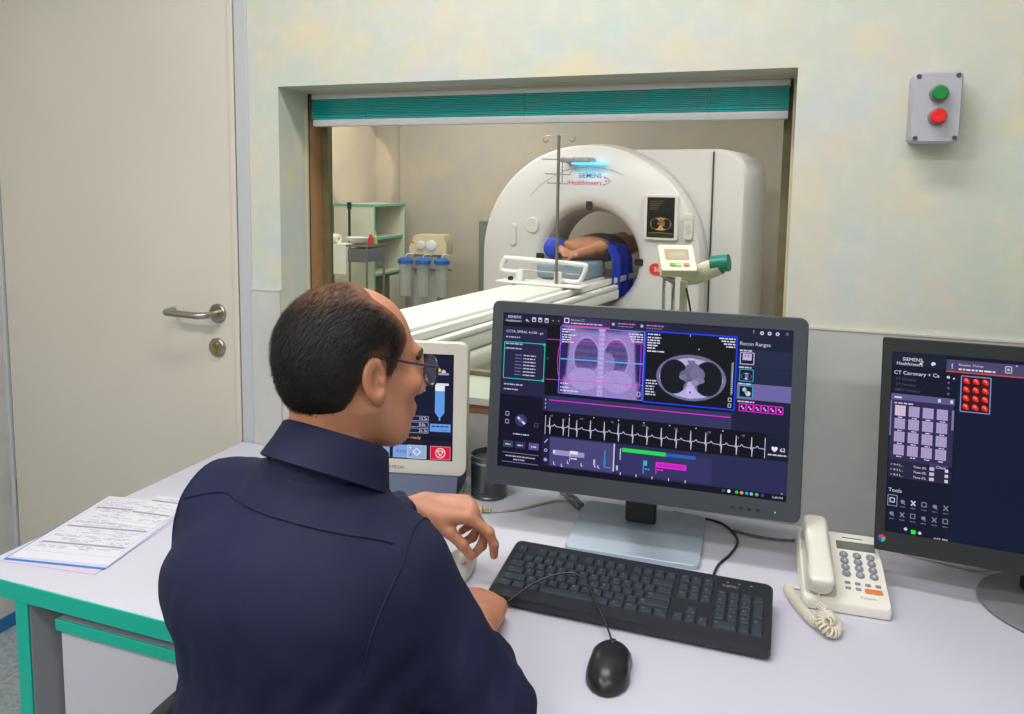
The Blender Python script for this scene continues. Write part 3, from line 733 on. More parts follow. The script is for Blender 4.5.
# ---- right monitor
M_eb = mat('black_monitor_bezel', (30, 34, 36), 0.4)
EZ = empty('side_monitor', (0.427, 1.545, DH), (0, 0, -0.10), label='black monitor at the right edge showing red heart thumbnails on a dark screen', cat='monitor')
EW, EH = 0.47, 0.385
ep = empty('display_panel'); ep.parent = EZ; ep.location = (-0.012, -0.05, 0.267); ep.rotation_euler = (-0.12, radians(-0.9), 0)
bz2, (x0, x1, z0, z1) = bezel(ep, EW, EH, 0.016, 0.024, 0.016, 0.036, M_eb, 0.004)
MB().mn((x0-0.001, 0.004, z0-0.001), (x1+0.001, 0.0115, z1+0.001)).build('screen', M_scr, ep, smooth=0)
MB().box((0, 0.04, 0), (EW*.7, 0.04, EH*.7), 0.016, 3).build('rear_housing', M_eb, ep)
u2 = UI(); a_ = 0.000433; d_ = 0.000534
def X2(x): return (x-42)*a_
def Y2(y): return (y-45-(x_slope*0))*d_
x_slope = 0
SW2, SH2 = x1-x0, z1-z0
u = u2
u.quad(0, 0, SW2, SH2, (8, 20, 50)); u.quad(0, 0, X2(280), Y2(700), (9, 16, 40)); u.quad(0, 0, X2(240), Y2(92), (20, 30, 52))
u.text(X2(82), Y2(74), 'SIEMENS', .0085, (225, 230, 245)); u.text(X2(60), Y2(89), 'Healthineers', .0082, (225, 230, 245)); u.disc(X2(150), Y2(80), .002, (225, 230, 245)); u.disc(X2(156), Y2(74), .0012, (225, 230, 245))
u.disc(X2(195), Y2(78), .0036, (220, 225, 240), 9); u.disc(X2(199), Y2(84), .002, (20, 30, 52), 8)
u.quad(X2(242), Y2(58), SW2, Y2(96), (78, 68, 110)); u.quad(X2(242), Y2(96), SW2, Y2(99), (240, 80, 40))
u.text(X2(285), Y2(76), 'Routine, Thorax', .0056, (225, 220, 240)); scribble(u, X2(285), Y2(90), .055, .0052, (225, 220, 240), 4)
u.disc(X2(262), Y2(76), .0016, LT, 6); u.line([(X2(262), Y2(70)), (X2(262), Y2(88))], .0012, LT)
u.frame(X2(446), Y2(66), X2(466), Y2(86), .0016, LT); u.disc(X2(456), Y2(76), .0022, LT); u.disc(X2(483), Y2(62), .0014, LT)
u.text(X2(52), Y2(121), 'CT Coronary + Ca', .0092, (230, 232, 245))
for i, y in enumerate((140, 158, 177)): u.text(X2(60), Y2(y), ('CT Coronary', 'CT Coronary', 'HRCT Coronary')[i], .0058, (90, 96, 130)); u.disc(X2(252), Y2(y-5), .002, (100, 104, 140), 7)
u.disc(X2(250), Y2(117), .0026, (200, 205, 230)); u.disc(X2(270), Y2(120), .0015, (230, 230, 240))
u.quad(X2(46), Y2(187), X2(276), Y2(412), (46, 44, 80)); u.quad(X2(46), Y2(187), X2(276), Y2(208), (98, 90, 140)); scribble(u, X2(58), Y2(202), .012, .0055, (220, 215, 240), 2); scribble(u, X2(58), Y2(221), .03, .005, (190, 186, 220), 3)
for x in (222, 266): u.quad(X2(x-5), Y2(192), X2(x+5), Y2(203), (215, 210, 235))
u.quad(X2(268), Y2(225), X2(276), Y2(290), (130, 124, 172)); u.quad(X2(44), Y2(210), X2(50), Y2(330), (120, 114, 165))
for r_ in range(4):
    for c_ in range(4):
        x, y = 62+51*c_, 226+44*r_
        col = (176, 160, 206) if (r_, c_) != (0, 0) else (224, 200, 226)
        u.quad(X2(x), Y2(y), X2(x+39), Y2(y+35), col)
        for k in range(1, 4): u.quad(X2(x), Y2(y+35*k/4), X2(x+39), Y2(y+35*k/4+.8), (150, 134, 184)); u.quad(X2(x+39*k/4), Y2(y), X2(x+39*k/4+1), Y2(y+35), (150, 134, 184))
        scribble(u, X2(x+12), Y2(y+42), .008, .0034, (215, 210, 235), r_*4+c_)
u.quad(X2(196), Y2(408), X2(262), Y2(424), (66, 62, 104)); u.text(X2(220), Y2(421), 'Close', .0064, (215, 212, 235))
u.quad(X2(46), Y2(412), X2(190), Y2(470), (32, 32, 62)); u.quad(X2(46), Y2(426), X2(276), Y2(470), (36, 35, 66))
for i, y in enumerate((424, 441, 458)):
    u.text(X2(54), Y2(y+6), '> 0-4 L...', .0058, (215, 214, 235)); u.text(X2(138), Y2(y+6), 'Time 0%', .0058, (232, 215, 235)); u.quad(X2(197), Y2(y-4), X2(214), Y2(y+7), (200, 190, 220)); u.quad(X2(252), Y2(y-3), X2(264), Y2(y+7), (220, 205, 235))
u.text(X2(50), Y2(519), 'Tools', .0095, (215, 220, 240))
for r_, y in enumerate((548, 592)):
    for c_ in range(6):
        x = 66+39*c_; cc = (205, 210, 235) if r_ == 0 and c_ in (0, 2) else (120, 130, 165)
        if (r_, c_) == (0, 0): u.frame(X2(50), Y2(530), X2(84), Y2(566), .001, (160, 168, 200))
        if (r_+c_) % 3 == 0: u.frame(X2(x-8), Y2(y-8), X2(x+8), Y2(y+6), .0016, cc)
        elif (r_+c_) % 3 == 1: u.disc(X2(x), Y2(y), .0036, cc, 9); u.line([(X2(x), Y2(y)), (X2(x+9), Y2(y+9))], .0014, cc)
        else: u.line([(X2(x-8), Y2(y-8)), (X2(x+8), Y2(y+8))], .002, cc); u.line([(X2(x+8), Y2(y-8)), (X2(x-8), Y2(y+8))], .002, cc)
        scribble(u, X2(x-9), Y2(y+19), .008, .003, (110, 118, 150), r_*7+c_)
u.disc(X2(120), Y2(637), .003, (200, 205, 230), 6); u.quad(X2(140), Y2(636), X2(157), Y2(650), (40, 235, 40)); u.disc(X2(172), Y2(643), .003, (200, 205, 230), 6); u.text(X2(222), Y2(657), '4:05 PM', .0066, (220, 222, 235))
# red heart volume thumbnails
u.quad(X2(296), Y2(108), X2(398), Y2(224), (60, 8, 14)); u.frame(X2(296), Y2(108), X2(398), Y2(224), .0016, (130, 150, 215))
for r_ in range(4):
    for c_ in range(3):
        x, y = 314+33*c_, 123+28*r_
        u.disc(X2(x), Y2(y), .0050, (214, 20, 24), 10); u.disc(X2(x-3), Y2(y-4), .0026, (255, 96, 84), 8); u.disc(X2(x+6), Y2(y+5), .0028, (240, 50, 44), 8); u.disc(X2(x+2), Y2(y-1), .0016, (255, 160, 140), 6)
u.build('display_image', ep, 1.0, (x0, 0.0038, z1))
lg = UI()
for i, (p, c) in enumerate((([(0, 0), (.006, .004), (.006, .011), (0, .007)], (40, 90, 240)), ([(0, 0), (.006, -.004), (.012, 0), (.006, .004)], (235, 70, 110)), ([(.006, .004), (.012, 0), (.012, .007), (.006, .011)], (60, 220, 130)))): lg.poly(p, c)
lg.text(.016, .009, 'EIZO', .0105, (70, 78, 84))
lg.build('brand_mark', ep, 0.8, (-EW/2+.006, -0.0004, -EH/2+.026))
es = MB(); es.cyl((0.02, 0.012, 0.02), (0.02, 0.012, 0.22), 0.026, seg=20); es.box((0.0, 0.0, 0.225), (0.10, 0.03, 0.10), 0.006); es.build('neck', M_eb, EZ)
MB().lathe([(0, 0), (0.118, 0), (0.124, 0.004), (0.122, 0.010), (0.105, 0.013), (0.03, 0.022), (0, 0.022)], 56, Matrix.Translation((0.05, -0.02, 0))).build('base', mat('grey_round_base', (120, 122, 126), 0.4), EZ)

# ---- injector console with touch screen
M_cgrey = mat('warm_grey_plastic', (200, 198, 186), 0.45)
IN = empty('injector_console', (-0.825, 1.575, DH), (0, 0, 0.23), label='light grey touch screen console showing a blue syringe, behind the man\'s face', cat='console')
M_navy = mat('navy_console_base', (44, 58, 92), 0.4)
MB().mn((-0.17, -0.085, 0.0), (0.148, 0.06, 0.014), 0.003, 1).build('foot', M_cgrey, IN)
bb = MB(); bb.add([(-0.165, -0.08, 0.014), (0.145, -0.08, 0.014), (0.145, 0.07, 0.014), (-0.165, 0.08, 0.014), (-0.165, -0.05, 0.06), (0.145, -0.05, 0.06), (0.145, 0.07, 0.06), (-0.165, 0.08, 0.06)],
    [(0, 3, 2, 1), (4, 5, 6, 7), (0, 1, 5, 4), (1, 2, 6, 5), (2, 3, 7, 6), (3, 0, 4, 7)]); bb.build('base', M_navy, IN, smooth=0)
IW, IH = 0.40, 0.306
ip = empty('display_panel'); ip.parent = IN; ip.location = (-0.038, -0.03, 0.21); ip.rotation_euler = (-0.06, 0, 0)
bz3, (x0, x1, z0, z1) = bezel(ip, IW, IH, 0.032, 0.026, 0.032, 0.034, M_cgrey, 0.022, 0.03)
MB().mn((x0-0.001, 0.004, z0-0.001), (x1+0.001, 0.0115, z1+0.001)).build('screen', M_scr, ip, smooth=0)
MB().box((0, 0.05, 0), (IW*.8, 0.04, IH*.8), 0.015, 3).build('rear_housing', M_cgrey, ip)
nm = UI(); nm.text(0, 0, 'MEDTRON', .011, (140, 138, 130), 'CENTER'); nm.build('brand_mark', ip, 0.5, (0.03, -0.0006, -IH/2+.012))
u = UI(); SW3, SH3 = x1-x0, z1-z0
u.quad(0, 0, SW3, SH3, (22, 26, 50))
class Sh:
    def __init__(s, u, dy): s.u = u; s.dy = dy
    def quad(s, x0, y0, x1, y1, c): s.u.quad(x0, y0+s.dy, x1, y1+s.dy, c)
    def poly(s, p, c): s.u.poly([(x, y+s.dy) for x, y in p], c)
    def line(s, p, w, c): s.u.line([(x, y+s.dy) for x, y in p], w, c)
    def frame(s, x0, y0, x1, y1, w, c): s.u.frame(x0, y0+s.dy, x1, y1+s.dy, w, c)
    def disc(s, x, y, r, c, n=14): s.u.disc(x, y+s.dy, r, c, n)
    def text(s, x, y, t, z, c, al='LEFT'): s.u.text(x, y+s.dy, t, z, c, al)
ui3 = u; u = Sh(ui3, 0.017)
sx = SW3
u.quad(sx-.052, .050, sx-.012, .055, (225, 230, 245)); u.quad(sx-.043, .055, sx-.021, .068, (240, 240, 250)); u.quad(sx-.043, .068, sx-.021, .118, (100, 160, 235)); u.poly([(sx-.043, .118), (sx-.021, .118), (sx-.029, .128), (sx-.035, .128)], (100, 160, 235)); u.quad(sx-.034, .128, sx-.030, .136, (100, 160, 235))
u.disc(sx-.034, .020, .004, (235, 225, 50)); u.disc(sx-.024, .024, .005, (200, 205, 215)); u.quad(sx-.038, .026, sx-.012, .031, (150, 160, 190))
for i, y in enumerate((.032, .046, .060)): u.quad(sx-.085, y, sx-.066, y+.010, (120, 165, 235)); scribble(u, sx-.082, y+.007, .012, .005, (30, 40, 90), i)
for i, y in enumerate((.128, .142, .156)): u.frame(sx-.14, y, sx-.058, y+.0105, .001, (170, 175, 215)); u.text(sx-.080, y+.0085, ('13.2s', '0.0s', '21.3s')[i], .0095, (235, 235, 248))
u.quad(sx-.054, .144, sx-.006, .162, (100, 160, 235)); scribble(u, sx-.05, .151, .038, .005, (20, 40, 110), 5); u.text(sx-.02, .160, '0 ml', .007, (20, 40, 110), 'CENTER')
u.quad(0, .172, sx, .184, (14, 18, 40)); u.text(sx-.135, .181, 'Injector ready', .0105, (245, 160, 50))
for k in range(3):
    xx = sx-.236+.048*k; u.quad(xx, .196, xx+.040, .226, (130, 165, 225)); u.text(xx+.020, .215, ('PAT', 'MAN', 'KVO')[k], .011, (30, 50, 130), 'CENTER')
u.quad(sx-.105, .196, sx-.062, .226, (150, 175, 220)); u.frame(sx-.105, .196, sx-.062, .226, .001, (225, 230, 245)); u.line([(sx-.084, .203), (sx-.075, .211), (sx-.084, .219), (sx-.093, .211), (sx-.084, .203)], .002, (240, 244, 250)); u.disc(sx-.099, .202, .002, (240, 244, 250), 6); u.disc(sx-.098, .218, .002, (30, 50, 130), 6)
u.quad(sx-.052, .196, sx-.006, .226, (225, 20, 62)); u.frame(sx-.052, .196, sx-.006, .226, .001, (250, 160, 170)); u.line([(sx-.029+.011*cos(t*pi/6), .211+.011*sin(t*pi/6)) for t in range(13)], .0018, (250, 240, 244)); u.line([(sx-.036, .206), (sx-.022, .206), (sx-.029, .218), (sx-.036, .206)], .0018, (250, 240, 244))
u.quad(.01, .012, .10, .05, (120, 165, 235)); u.quad(.01, .06, .10, .16, (30, 36, 70))
u = ui3
u.build('display_image', ip, 1.0, (x0, 0.0038, z1))

# ---- metal pen cup
M_cup = mat('dark_metal_cup', (98, 104, 106), 0.32, 0.85)
cup = empty('pen_cup', (-0.624, 1.632, DH), label='dark grey metal cup standing beside the large monitor', cat='cup')
MB().lathe([(0, 0.001), (0.042, 0.001), (0.0425, 0.006), (0.040, 0.008), (0.040, 0.014), (0.0425, 0.017), (0.0425, 0.098), (0.0435, 0.1), (0.0405, 0.1), (0.0395, 0.098), (0.0395, 0.004), (0, 0.004)], 40).build('body', M_cup, cup)
MB().lathe([(0.0425, 0.082), (0.0435, 0.084), (0.0435, 0.086), (0.0425, 0.088)], 40).build('band', mat('cup_band', (150, 154, 156), 0.3, 0.9), cup)

# ---- keyboard
M_kb = mat('black_keyboard_shell', (36, 39, 46), 0.42)
M_key = mat('slate_keycap', (44, 52, 64), 0.5)
M_leg = mat('key_legend', (150, 156, 166), 0.5)
KB = empty('keyboard', (-0.2245, 1.272, DH), (0, 0, 0), label='black wired keyboard in front of the large monitor', cat='keyboard')
KT = radians(7.5); KW, KD = 0.466, 0.167
kt = Matrix.Translation((0, 0, 0.006)) @ Matrix.Translation((0, -KD/2, 0)) @ Matrix.Rotation(KT, 4, 'X') @ Matrix.Translation((0, KD/2, 0))
def KM(x, y, z=0): return kt @ Matrix.Translation((x, y, z))
b = MB(); b.prism(rrect(KW, KD, 0.010, 3), 0.0, 0.016, kt, inset=0.003); b.build('case', M_kb, KB)
for s in (-1, 1): MB().box((s*0.18, KD/2-0.018, 0.0125), (0.03, 0.008, 0.025), 0.001, 1).build('foot', M_kb, KB)
keymesh = {}
def key(x, y, wu, hu=1.0):
    P = 0.01965; k_ = (wu, hu)
    if k_ not in keymesh:
        w, h = wu*P-0.0019, hu*P-0.0019; mb = MB()
        rb = [(-w/2, -h/2), (w/2, -h/2), (w/2, h/2), (-w/2, h/2)]
        t = 0.0018
        mb.add([(p[0], p[1], 0) for p in rb]+[(p[0]*(1-2*t/w), p[1]*(1-2*t/h)+0.0004, 0.0042) for p in rb]+[(p[0]*(1-3.4*t/w), p[1]*(1-3.4*t/h)+0.0004, 0.0046) for p in rb],
               [(0, 3, 2, 1), (0, 1, 5, 4), (1, 2, 6, 5), (2, 3, 7, 6), (3, 0, 4, 7), (4, 5, 9, 8), (5, 6, 10, 9), (6, 7, 11, 10), (7, 4, 8, 11), (8, 9, 10, 11)])
        me = mb.mesh('key'); me.materials.append(M_key); keymesh[k_] = me
    o = bpy.data.objects.new('key', keymesh[k_]); link(o, KB); o.matrix_local = KM(x, y, 0.0162); return o
LEG = MB()
def legend(x, y, t, size=0.0052, dx=-0.004, dy=0.0005):
    v, f = text_geo(t, size); LEG.add(v, f, KM(x+dx, y+dy, 0.0162+0.00475))
P = 0.01965; KX = -KW/2+0.0118; KY = KD/2-0.030
def row(y, items, x=KX):
    for it in items:
        if isinstance(it, (int, float)): x += it*P; continue
        t, wu = it[0], it[1]; hu = it[2] if len(it) > 2 else 1.0
        key(x+wu*P/2, y-(hu-1)*P/2, wu, hu)
        if t: legend(x+wu*P/2-(wu-1)*P/2, y, t, 0.0052 if len(t) == 1 else 0.0036)
        x += wu*P
yy = [KY]+[KY-1.28*P-P*i for i in range(5)]
row(yy[0], [('Esc', 1), 1]+[('F%d' % i, 1) for i in (1, 2, 3, 4)]+[.5]+[('F%d' % i, 1) for i in (5, 6, 7, 8)]+[.5]+[('F%d' % i, 1) for i in (9, 10, 11, 12)]+[.25, ('PrS', 1), ('Scr', 1), ('Pse', 1)])
numx = KX+18.5*P
row(yy[1], [(c, 1) for c in '`1234567890-=']+[('\u2190', 2), .25, ('Ins', 1), ('Hm', 1), ('PgU', 1), .25, ('Num', 1), ('/', 1), ('*', 1), ('-', 1)])
row(yy[2], [('Tab', 1.5)]+[(c, 1) for c in 'QWERTYUIOP[]']+[('\\', 1.5), .25, ('Del', 1), ('End', 1), ('PgD', 1), .25, ('7', 1), ('8', 1), ('9', 1), ('+', 1, 2.0)])
row(yy[3], [('Caps', 1.75)]+[(c, 1) for c in "ASDFGHJKL;'"]+[('Enter', 2.25), 3.5, ('4', 1), ('5', 1), ('6', 1)])
row(yy[4], [('Shift', 2.25)]+[(c, 1) for c in 'ZXCVBNM,./']+[('Shift', 2.75), 1.25, ('\u2191', 1), 1.25, ('1', 1), ('2', 1), ('3', 1), ('Ent', 1, 2.0)])
row(yy[5], [('Ctrl', 1.25), ('Win', 1.25), ('Alt', 1.25), ('', 6.25), ('Alt', 1.25), ('Win', 1.25), ('Mn', 1.25), ('Ctrl', 1.25), .25, ('\u2190', 1), ('\u2193', 1), ('\u2192', 1), .25, ('0', 2), ('.', 1)])
LEG.build('key_legends', M_leg, KB, smooth=0, kind='stuff')
lb = MB(); v, f = text_geo('FUJITSU', 0.0075); lb.add(v, f, KM(KX+18.9*P, yy[0]+0.001, 0.0163)); lb.build('brand_mark', M_leg, KB, smooth=0)
for i in range(3): MB().box((KX+(18.9+i)*P+0.008, yy[0]+0.014, 0.0162), (0.004, 0.0015, 0.0004), M=kt).build('indicator', M_leg, KB)

# ---- mouse
M_ms = mat('black_mouse_plastic', (30, 31, 34), 0.33)
MS = empty('computer_mouse', (-0.217, 1.083, DH), (0, 0, radians(4)), label='black wired mouse on the desk in front of the keyboard', cat='mouse')
def fm(Pn):
    x, y, z = Pn[:, 0], Pn[:, 1], Pn[:, 2]
    d = sd_ell(Pn, (0, -0.006, 0.004), (0.0365, 0.060, 0.033))
    d = smax(d, np.abs(x)-0.0345+0.004*np.exp(-(y/0.02)**2), 0.008)
    d = smax(d, 0.0012-z, 0.003)
    d = smax(d, y-0.049, 0.008)
    gro = np.maximum(np.abs(x)-0.0009, 0.012-y); d = np.maximum(d, -np.maximum(gro, 0.006-z)*1.0 - 0.0)
    return d
net_obj('shell', [(fm, (-.045, -.075, -.004), (.045, .06, .045), .0016)], M_ms, MS, smoothit=1)
MB().tube([(-0.0035, 0.026, 0.0262), (0.0035, 0.026, 0.0262)], 0.0085, 18).build('scroll_wheel', mat('wheel_rubber', (18, 18, 20), 0.6), MS)
mc = MB()
cord = [(-0.226, 1.132, .752), (-0.234, 1.155, .75), (-0.262, 1.195, .768), (-0.293, 1.232, .785), (-0.325, 1.243, .790), (-0.374, 1.214, .779), (-0.43, 1.165, .745), (-0.47, 1.16, .740)]
Minv = (Matrix.Translation((-0.217, 1.083, DH)) @ Matrix.Rotation(radians(4), 4, 'Z')).inverted()
mc.tube(spline(cord, 8), 0.0017, 8, M=Minv); mc.build('cord', M_black, MS)

# ---- white mouse under the left hand
WM = empty('white_mouse', (-0.548, 1.280, DH), (0, 0, radians(8)), label='small white mouse with a red mark under the man\'s left hand', cat='mouse')
def fw(Pn):
    d = sd_ell(Pn, (0, 0, 0.002), (0.034, 0.062, 0.030)); d = smax(d, np.abs(Pn[:, 0])-0.029, 0.01)
    return smax(d, 0.0012-Pn[:, 2], 0.003)
net_obj('shell', [(fw, (-.04, -.07, -.004), (.04, .07, .04), .0018)], mat('white_mouse_plastic', (226, 224, 222), 0.35), WM)
MB().tube([(-0.003, 0.034, 0.0225), (0.003, 0.034, 0.0225)], 0.006, 14).build('scroll_wheel', mat('grey_wheel', (150, 150, 150), 0.5), WM)
MB().lathe([(0.003, 0), (0.0052, 0), (0.0052, 0.0012), (0.003, 0.0012)], 20, Matrix.Translation((0.014, -0.022, 0.0262)), closed=True).build('red_mark', mat('red_print', (220, 30, 60), 0.5), WM)

# ---- telephone
M_ph = mat('ivory_phone', (228, 225, 216), 0.38)
PHX = (0.123, 1.47)
PH = empty('desk_telephone', (PHX[0], PHX[1], DH), (0, 0, radians(3)), label='ivory push-button desk telephone with its handset on the left', cat='telephone')
pt = Matrix.Translation((0, -0.092, 0.020)) @ Matrix.Rotation(radians(15), 4, 'X') @ Matrix.Translation((0, 0.092, 0))
b = MB(); o_ = rrect(0.142, 0.19, 0.010, 3); n_ = len(o_)
bot = [(p[0], p[1]*.96, 0.002) for p in o_]; top = [tuple(pt @ Vector((p[0], p[1], -0.004))) for p in o_]; top2 = [tuple(pt @ Vector((p[0]*.97, p[1]*.975, 0.0))) for p in o_]
b.add(bot+top+top2, [tuple(range(n_-1, -1, -1)), tuple(2*n_+k for k in range(n_))]+[(q_*n_+k, q_*n_+(k+1) % n_, (q_+1)*n_+(k+1) % n_, (q_+1)*n_+k) for q_ in (0, 1) for k in range(n_)])
b.build('body', M_ph, PH)
MB().prism(rrect(0.052, 0.17, 0.012, 3), 0.0, 0.002, pt @ Matrix.Translation((-0.040, 0.002, -0.001))).build('cradle', mat('phone_cradle_ivory', (196, 192, 178), 0.45), PH)  # cradle plate in a darker, greyer ivory than the phone body
MB().prism(rrect(0.066, 0.022, 0.002, 2), 0.0, 0.0012, pt @ Matrix.Translation((0.029, 0.058, 0.0))).build('display', mat('lcd_grey', (104, 112, 104), 0.25), PH)
MB().prism(rrect(0.035, 0.0016, 0.0005, 1), 0.0, 0.0006, pt @ Matrix.Translation((0.026, 0.080, 0.0))).build('brand_strip', M_black, PH)
M_pk = mat('grey_phone_key', (128, 134, 144), 0.4)
kd = MB(); kd.lathe([(0, 0), (0.0072, 0), (0.0072, 0.003), (0.0058, 0.0042), (0, 0.0042)], 18); kme = kd.mesh('phone_key'); kme.materials.append(M_pk)
for p_ in kme.polygons: p_.use_smooth = False
for r_ in range(4):
    for c_ in range(3):
        o = bpy.data.objects.new('dial_key', kme); link(o, PH); o.matrix_local = pt @ Matrix.Translation((0.006+0.0225*c_, 0.031-0.0165*r_, 0))
lm = MB()
for r_ in range(4):
    for c_ in range(3):
        v, f = text_geo('123456789*0#'[r_*3+c_], 0.0085, 'CENTER'); lm.add(v, f, pt @ Matrix.Translation((0.006+0.0225*c_, 0.028-0.0165*r_, 0.0043)))
lm.build('key_numbers', mat('phone_number_print', (225, 226, 228), 0.5), PH, smooth=0, kind='stuff')
skm = MB().box((0, 0, 0.0014), (0.009, 0.0055, 0.0028), 0.001, 1).mesh('small_key'); skm.materials.append(M_pk)
for r_ in range(2):
    for c_ in range(4):
        if r_ == 1 and c_ > 1: continue
        o = bpy.data.objects.new('function_key', skm); link(o, PH); o.matrix_local = pt @ Matrix.Translation((0.0055+0.0165*c_, -0.041-0.013*r_, 0))
MB().box((0.046, -0.0555, 0.0015), (0.028, 0.010, 0.003), 0.0012, 1, M=pt).build('orange_key', mat('orange_key', (222, 122, 48), 0.4), PH)
bm_ = MB(); v, f = text_geo('Panasonic', 0.0062); bm_.add(v, f, pt @ Matrix.Translation((0.024, -0.074, 0.0003))); bm_.build('brand_mark', mat('phone_print', (90, 92, 98), 0.5), PH, smooth=0)
def fh(Pn):
    x, y, z = Pn[:, 0], Pn[:, 1], Pn[:, 2]
    d = sd_ell(Pn, (0, 0, 0.0), (0.0235, 0.30, 0.0155))
    d = smax(d, np.abs(y)-0.094, 0.014); d = smax(d, np.abs(x)-0.0215, 0.008); d = smax(d, z-0.0125-0.004*np.cos(np.clip(y/0.1, -1, 1)*pi), 0.006)
    for s in (-1, 1):
        c = np.stack([x, y-s*0.068, z+0.016], 1); e = np.sqrt(c[:, 0]**2+c[:, 1]**2)-0.0205; e = smax(e, np.abs(c[:, 2])-0.013, 0.005); d = smin(d, e, 0.012)
    return d
hs = net_obj('handset', [(fh, (-.034, -.105, -.04), (.034, .105, .03), .002)], M_ph, PH); hs.matrix_local = pt @ Matrix.Translation((-0.042, 0.0, 0.032)) @ Matrix.Rotation(radians(-3), 4, 'X')
def coil(path, rad, wire, turns, M=None, n=12):
    pts_ = spline(path, 16); L = [0]
    for a, b_ in zip(pts_[:-1], pts_[1:]): L.append(L[-1]+(b_-a).length)
    out = []; N = int(turns*n)
    for i in range(N+1):
        s = L[-1]*i/N; k = max(0, min(len(L)-2, int(np.searchsorted(L, s))-1)); t_ = (s-L[k])/max(L[k+1]-L[k], 1e-9)
        p = pts_[k].lerp(pts_[k+1], min(max(t_, 0), 1)); tg = (pts_[k+1]-pts_[k]).normalized()
        e1 = tg.cross(Vector((0, 0, 1))); e1 = e1.normalized() if e1.length > 1e-4 else Vector((1, 0, 0)); e2 = e1.cross(tg)
        a = 2*pi*i/n; out.append(p+(e1*cos(a)+e2*sin(a))*rad)
    mb = MB(); mb.tube(out, wire, 6, M=M); return mb
PHi = (Matrix.Translation((PHX[0], PHX[1], DH)) @ Matrix.Rotation(radians(3), 4, 'Z')).inverted()
z_ = DH+0.0095
path = [(0.086, 1.372, z_), (0.097, 1.352, z_), (0.108, 1.325, z_), (0.106, 1.30, z_), (0.094, 1.290, z_+.004), (0.083, 1.303, z_+.010), (0.089, 1.326, z_+.014), (0.098, 1.318, z_+0.014), (0.094, 1.300, z_+.013), (0.078, 1.310, z_+.004),
        (0.062, 1.340, z_), (0.048, 1.372, z_), (0.036, 1.405, z_), (0.034, 1.420, z_+.001)]
cb = coil(path, 0.0072, 0.0021, 56, PHi); cb.tube(spline([(0.083, 1.387, DH+.03), (0.083, 1.378, DH+.022), (0.086, 1.372, DH+.012)], 5), 0.0024, 8, M=PHi)
cb.tube(spline([(0.034, 1.420, DH+.008), (0.036, 1.432, DH+.004), (0.052, 1.436, DH+.0035), (0.0565, 1.436, DH+.006)], 5), 0.0022, 8, M=PHi)
cb.build('coiled_cord', mat('ivory_cord', (214, 208, 190), 0.5), PH)

# ---- papers at the left end of the desk
PC = (-1.298, 1.168)
def paper_mat(name, col, lines):
    return mat(name, col, 0.7)
def sheet(name, dx, dy, rz, z, w, h, col, lab, prints=0, seed=0, curl=0.0):
    t = empty(name, (PC[0]+dx, PC[1]+dy, DH+z), (0, 0, radians(rz)), lab, 'paper')
    b = MB(); nx, ny = 6, 8; th = 0.0006
    vs_ = []; fs = []
    for k in (0, 1):
        for j in range(ny+1):
            for i in range(nx+1):
                vs_.append((-w/2+w*i/nx, -h/2+h*j/ny, th*k+curl*((j/ny-.5)**2+(i/nx-.5)**2*.3)))
    q0 = (nx+1)*(ny+1)
    for j in range(ny):
        for i in range(nx):
            a = j*(nx+1)+i
            fs.append((a, a+nx+1, a+nx+2, a+1)); fs.append((q0+a, q0+a+1, q0+a+nx+2, q0+a+nx+1))
    for i in range(nx):
        fs.append((i, i+1, q0+i+1, q0+i)); a = ny*(nx+1)+i; fs.append((a+1, a, q0+a, q0+a+1))
    for j in range(ny):
        a = j*(nx+1); c = a+nx+1; fs.append((c, a, q0+a, q0+c)); a += nx; c += nx; fs.append((a, c, q0+c, q0+a))
    b.add(vs_, fs); b.build('sheet', mat('paper_%d_%d_%d' % col, col, 0.7), t, smooth=60)
    if prints:
        pm = MB(); r = random.Random(seed)
        def zz(x, y): return th+0.0002+curl*((y/h)**2+(x/w)**2*.3)
        def bar(x0, y0, x1, y1):
            n = 6
            for k in range(n):
                a, c = x0+(x1-x0)*k/n, x0+(x1-x0)*(k+1)/n
                pm.add([(a, y0, zz(a, y0)), (c, y0, zz(c, y0)), (c, y1, zz(c, y1)), (a, y1, zz(a, y1))], [(0, 1, 2, 3)])
        for y in prints: bar(-w*.44, y*h-.0035, w*.44, y*h+.0035)
        y = h*.46
        while y > -h*.32:
            y -= r.choice((.005, .006, .0085))
            if any(abs(y-p*h) < .006 for p in prints): continue
            x = -w*.43+r.choice((0, 0, .03))
            while x < w*.40:
                l = r.uniform(.006, .03)
                if r.random() < .62: bar(x, y-.0009, min(x+l, w*.43), y+.0009)
                x += l+.005
        e = 0.0008
        for s in (-1, 1): bar(s*w*.46-e/2, -h*.40, s*w*.46+e/2, h*.47)
        bar(-w*.46, -h*.40-e, w*.46, -h*.40)
        pm.build('print', mat('grey_print', (150, 150, 164), 0.8), t, smooth=0)
    return t
sheet('paper_sheet', 0.012, -0.014, 7, 0.0004, .21, .297, (206, 188, 214), 'pale lilac sheet at the bottom of the paper pile on the desk')
sheet('paper_sheet', 0.004, -0.003, 10.5, 0.0013, .212, .298, (40, 128, 190), 'blue folder sheet showing beneath the printed forms')
sheet('paper_sheet', 0.006, 0.002, 10.5, 0.0022, .21, .297, (196, 200, 232), 'pale blue sheet just under the printed forms')
sheet('printed_form', 0.004, 0.004, 11.5, 0.0031, .205, .29, (214, 212, 224), 'large printed form on top of the paper pile', (.30, -.02, -.27), 4)
sheet('printed_form', 0.035, 0.100, 6, 0.0042, .105, .148, (218, 216, 226), 'smaller printed form overlapping the upper right of the big form', (.32, -.1), 9)

